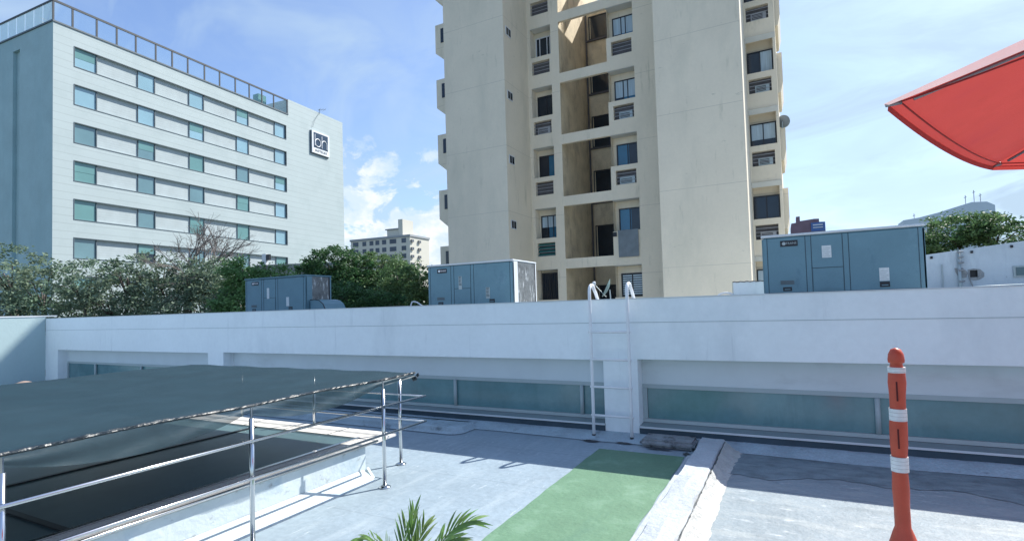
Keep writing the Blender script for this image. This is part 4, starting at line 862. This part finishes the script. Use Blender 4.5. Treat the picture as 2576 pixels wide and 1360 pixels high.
# ================================================================== TREES
def tree(name, base, blobs, nleaf, leaf, mat, label, group='trees beyond the white building', seed=1, limb=.09, flat=.6, cat='tree'):
    """blobs: (x,y,z,rx,rz)"""
    rr = random.Random(seed); g_ = np.random.default_rng(seed)
    t = thing(name, base, label, cat, group); b = Vector(base)
    cz = min(q[2] for q in blobs)-1.5; fork = Vector((b.x+rr.uniform(-.3, .3), b.y, b.z+(cz-b.z)*.75)); tr = MB()
    tr.tube([b, b.lerp(fork, .5)+Vector((rr.uniform(-.2, .2), 0, 0)), fork], [limb*3.2, limb*2.6, limb*2.2], 9)
    for (x, y, z_, rx, rz) in blobs:
        e = Vector((x, y, z_-rz*.2)); m_ = fork.lerp(e, .5)+Vector((rr.uniform(-.3, .3), rr.uniform(-.3, .3), -.3))
        tr.tube([fork, m_, e], [limb*1.4, limb*.9, limb*.35], 6)
        for q in range(5):
            d = Vector((rr.gauss(0, 1), rr.gauss(0, 1), rr.uniform(-.1, 1))).normalized(); e2 = e+Vector((d.x*rx, d.y*rx, d.z*rz))*.85; mm = e.lerp(e2, .5)+Vector((0, 0, .1)); tr.tube([m_.lerp(e, .7), mm, e2], [limb*.45, limb*.28, limb*.1], 5)
    obj('trunk', tr, m_bark, t, smooth=True)
    # leaves gather in twig clumps spread through every blob
    vol = np.array([q[3]**2*q[4] for q in blobs]); vol = vol/vol.sum(); pts = []; 
    for bl, vv in zip(blobs, vol):
        ncl = max(14, int(nleaf*vv/42)); d = g_.normal(size=(ncl, 3)); d /= np.linalg.norm(d, axis=1)[:, None]; rad = g_.uniform(.45, 1.08, ncl)[:, None]**.8
        cc = d*rad*np.array([bl[3], bl[3], bl[4]])+np.array(bl[:3]); sz = g_.uniform(.22, .5, ncl)*min(1.3, bl[3]*.5)
        per = int(nleaf*vv/ncl); q = g_.normal(size=(ncl, per, 3))*sz[:, None, None]*np.array([1, 1, flat])*.62; pts.append((cc[:, None, :]+q).reshape(-1, 3))
    P = np.concatenate(pts); n = len(P)
    ax = g_.normal(size=(n, 3)); ax[:, 2] *= .6; ax /= np.linalg.norm(ax, axis=1)[:, None]; bx_ = np.cross(ax, g_.normal(size=(n, 3))); bx_ /= np.linalg.norm(bx_, axis=1)[:, None]
    sz = leaf*g_.uniform(.6, 1.35, n)[:, None]; A = ax*sz; B_ = bx_*sz*.45
    V = np.stack([P-A, P+B_, P+A, P-B_], 1).reshape(-1, 3)-np.array(base)
    me = bpy.data.meshes.new('crown'); me.vertices.add(4*n); me.vertices.foreach_set('co', V.ravel()); me.loops.add(4*n); me.loops.foreach_set('vertex_index', np.arange(4*n)); me.polygons.add(n)
    me.polygons.foreach_set('loop_start', np.arange(0, 4*n, 4)); me.polygons.foreach_set('loop_total', np.full(n, 4)); me.update(calc_edges=True); me.materials.append(mat)
    o = bpy.data.objects.new('crown', me); C.objects.link(o); o.parent = t; return t
tree('broadleaf_tree', (-34.5, 13.2, GZ), [(-35.0, 12.2, 4.2, 1.7, 1.3), (-33.2, 13.0, 3.2, 1.6, 1.4), (-34.2, 12.6, 1.9, 2.1, 1.3), (-32.4, 13.6, 1.6, 1.6, 1.2), (-36.6, 12, 2.8, 1.8, 1.8)], 12500, .09, lf_grey, 'grey green tree at the far left edge in front of the hotel end wall', seed=3)
tree('broadleaf_tree', (-30.5, 14.5, GZ), [(-30.6, 13.5, 3.3, 1.5, 1.1), (-29.2, 14.2, 2.5, 1.7, 1.3), (-31.2, 13.7, 1.9, 1.4, 1.2), (-28.3, 14.4, 3.6, 1.1, .9)], 9500, .08, lf_grey, 'thin crowned grey green tree below the hotel corner, second from the left', seed=4)
tree('broadleaf_tree', (-28.2, 16.6, GZ), [(-28.9, 16.0, 4.0, 1.5, 1.0), (-27.0, 16.6, 3.5, 1.6, 1.1), (-28.2, 16.2, 2.3, 2.2, 1.4)], 11000, .08, lf_grey, 'grey green tree under the bare branches, in front of the hotel', seed=5)
tree('broadleaf_tree', (-25.6, 16.9, GZ), [(-26.2, 16.7, 3.5, 1.3, 1.0), (-24.8, 16.8, 3.0, 1.6, 1.2), (-26.0, 16.4, 2.0, 1.9, 1.2), (-23.6, 16.4, 2.0, 1.4, 1.2)], 12000, .08, lf_grey, 'grey green tree right of the bare branches, in front of the hotel', seed=6)
tree('broadleaf_tree', (-21.7, 16.3, GZ), [(-22.0, 16.1, 3.5, 1.15, .8), (-21.0, 16.5, 2.9, 1.3, .9), (-21.9, 16.2, 2.1, 1.6, 1.1), (-19.9, 16.6, 2.0, .9, .8)], 15000, .075, lf_bright, 'bright green tree left of and behind the leftmost air conditioner', seed=7)
tree('broadleaf_tree', (-25.8, 25.6, GZ), [(-26.2, 25.2, 4.7, 1.6, 1.1), (-24.9, 25.8, 4.4, 1.5, 1.1), (-27.4, 25.2, 3.6, 1.7, 1.3), (-25.6, 25.3, 2.7, 2.4, 1.6), (-28.4, 25, 4.4, .8, .7)], 24000, .095, lf_dark, 'dark green dome crowned tree behind the leftmost air conditioner', seed=8, limb=.11)
tree('broadleaf_tree', (-23.6, 27.5, GZ), [(-24.2, 27.2, 4.5, 1.3, 1.0), (-22.8, 27.6, 4.0, 1.5, 1.2), (-23.5, 27.2, 2.7, 2.2, 1.5)], 19000, .09, lf_mid, 'mid green tree below the distant apartment block', seed=9)
tree('broadleaf_tree', (-19.2, 24.6, GZ), [(-19.9, 24.2, 3.3, 1.2, 1.0), (-18.4, 24.4, 3.1, 1.1, 1.0), (-19.6, 24.2, 2.0, 1.9, 1.2)], 15000, .08, lf_mid, 'olive green tree just left of the middle air conditioner', seed=10)
tree('broadleaf_tree', (-19.6, 20.6, GZ), [(-19.9, 20.3, 2.2, 1.4, .8), (-18.0, 20.6, 1.9, 1.1, .7)], 10000, .07, lf_dark, 'low dark shrubby tree top right of the curved duct hood', seed=12)
tree('broadleaf_tree', (11.0, 51.5, GZ), [(8.4, 50.4, 5.4, 2.2, 1.1), (11.3, 51, 6.4, 2.6, 1.2), (13.6, 51.2, 5.9, 2.2, 1.4), (10.5, 50.6, 3.6, 3.4, 1.5), (14.0, 51, 3.4, 2.6, 1.3), (15.9, 51.5, 3.7, 1.3, .8), (7.8, 50.6, 2.8, 1.8, 1.2)], 24000, .14, lf_mid, 'spreading dark green tree behind the streaked wall at the right', seed=13, limb=.14, flat=.45)
tree('broadleaf_tree', (11.1, 39.7, GZ), [(11.15, 39.5, 4.1, .45, .4), (10.8, 39.5, 3.3, .5, .5)], 1800, .07, lf_dark, 'small rounded treetop above the far right end of the wall', seed=14, limb=.05)
# bare tree
t = thing('bare_tree', (-28.6, 17.4, GZ), 'leafless tree with tangled grey twigs in front of the hotel windows', 'tree', 'trees beyond the white building')
tr = MB(); rr = random.Random(17)
def grow(p, d, ln, r_, dep):
    pts = [p]; q = p.copy(); dd = d.copy()
    for i in range(3): dd = (dd+Vector((rr.gauss(0, .22), rr.gauss(0, .15), rr.gauss(.02, .18)))).normalized(); q = q+dd*ln/3; pts.append(q.copy())
    tr.tube(pts, [r_, r_*.85, r_*.7, r_*.6], 5, cap=False)
    if dep == 0: return
    for i in range(3 if dep > 1 else 4):
        nd_ = (dd+Vector((rr.gauss(.15, .55), rr.gauss(0, .35), rr.gauss(0.05, .45)))).normalized(); grow(pts[-1] if i < 2 else pts[2], nd_, ln*rr.uniform(.62, .82), r_*.58, dep-1)
tr.tube([(-28.6, 17.4, GZ), (-28.5, 17.3, -2), (-28.4, 17.2, 2.2)], [.26, .2, .13], 8)
for q in range(6): grow(Vector((-28.4+rr.uniform(-.3, .3), 17.2, 2.2)), Vector((rr.uniform(-.9, 1.3), rr.uniform(-.2, .2), 1)).normalized(), 1.75, .08, 4)
obj('branches', tr, m_twig, t, recalc=False)
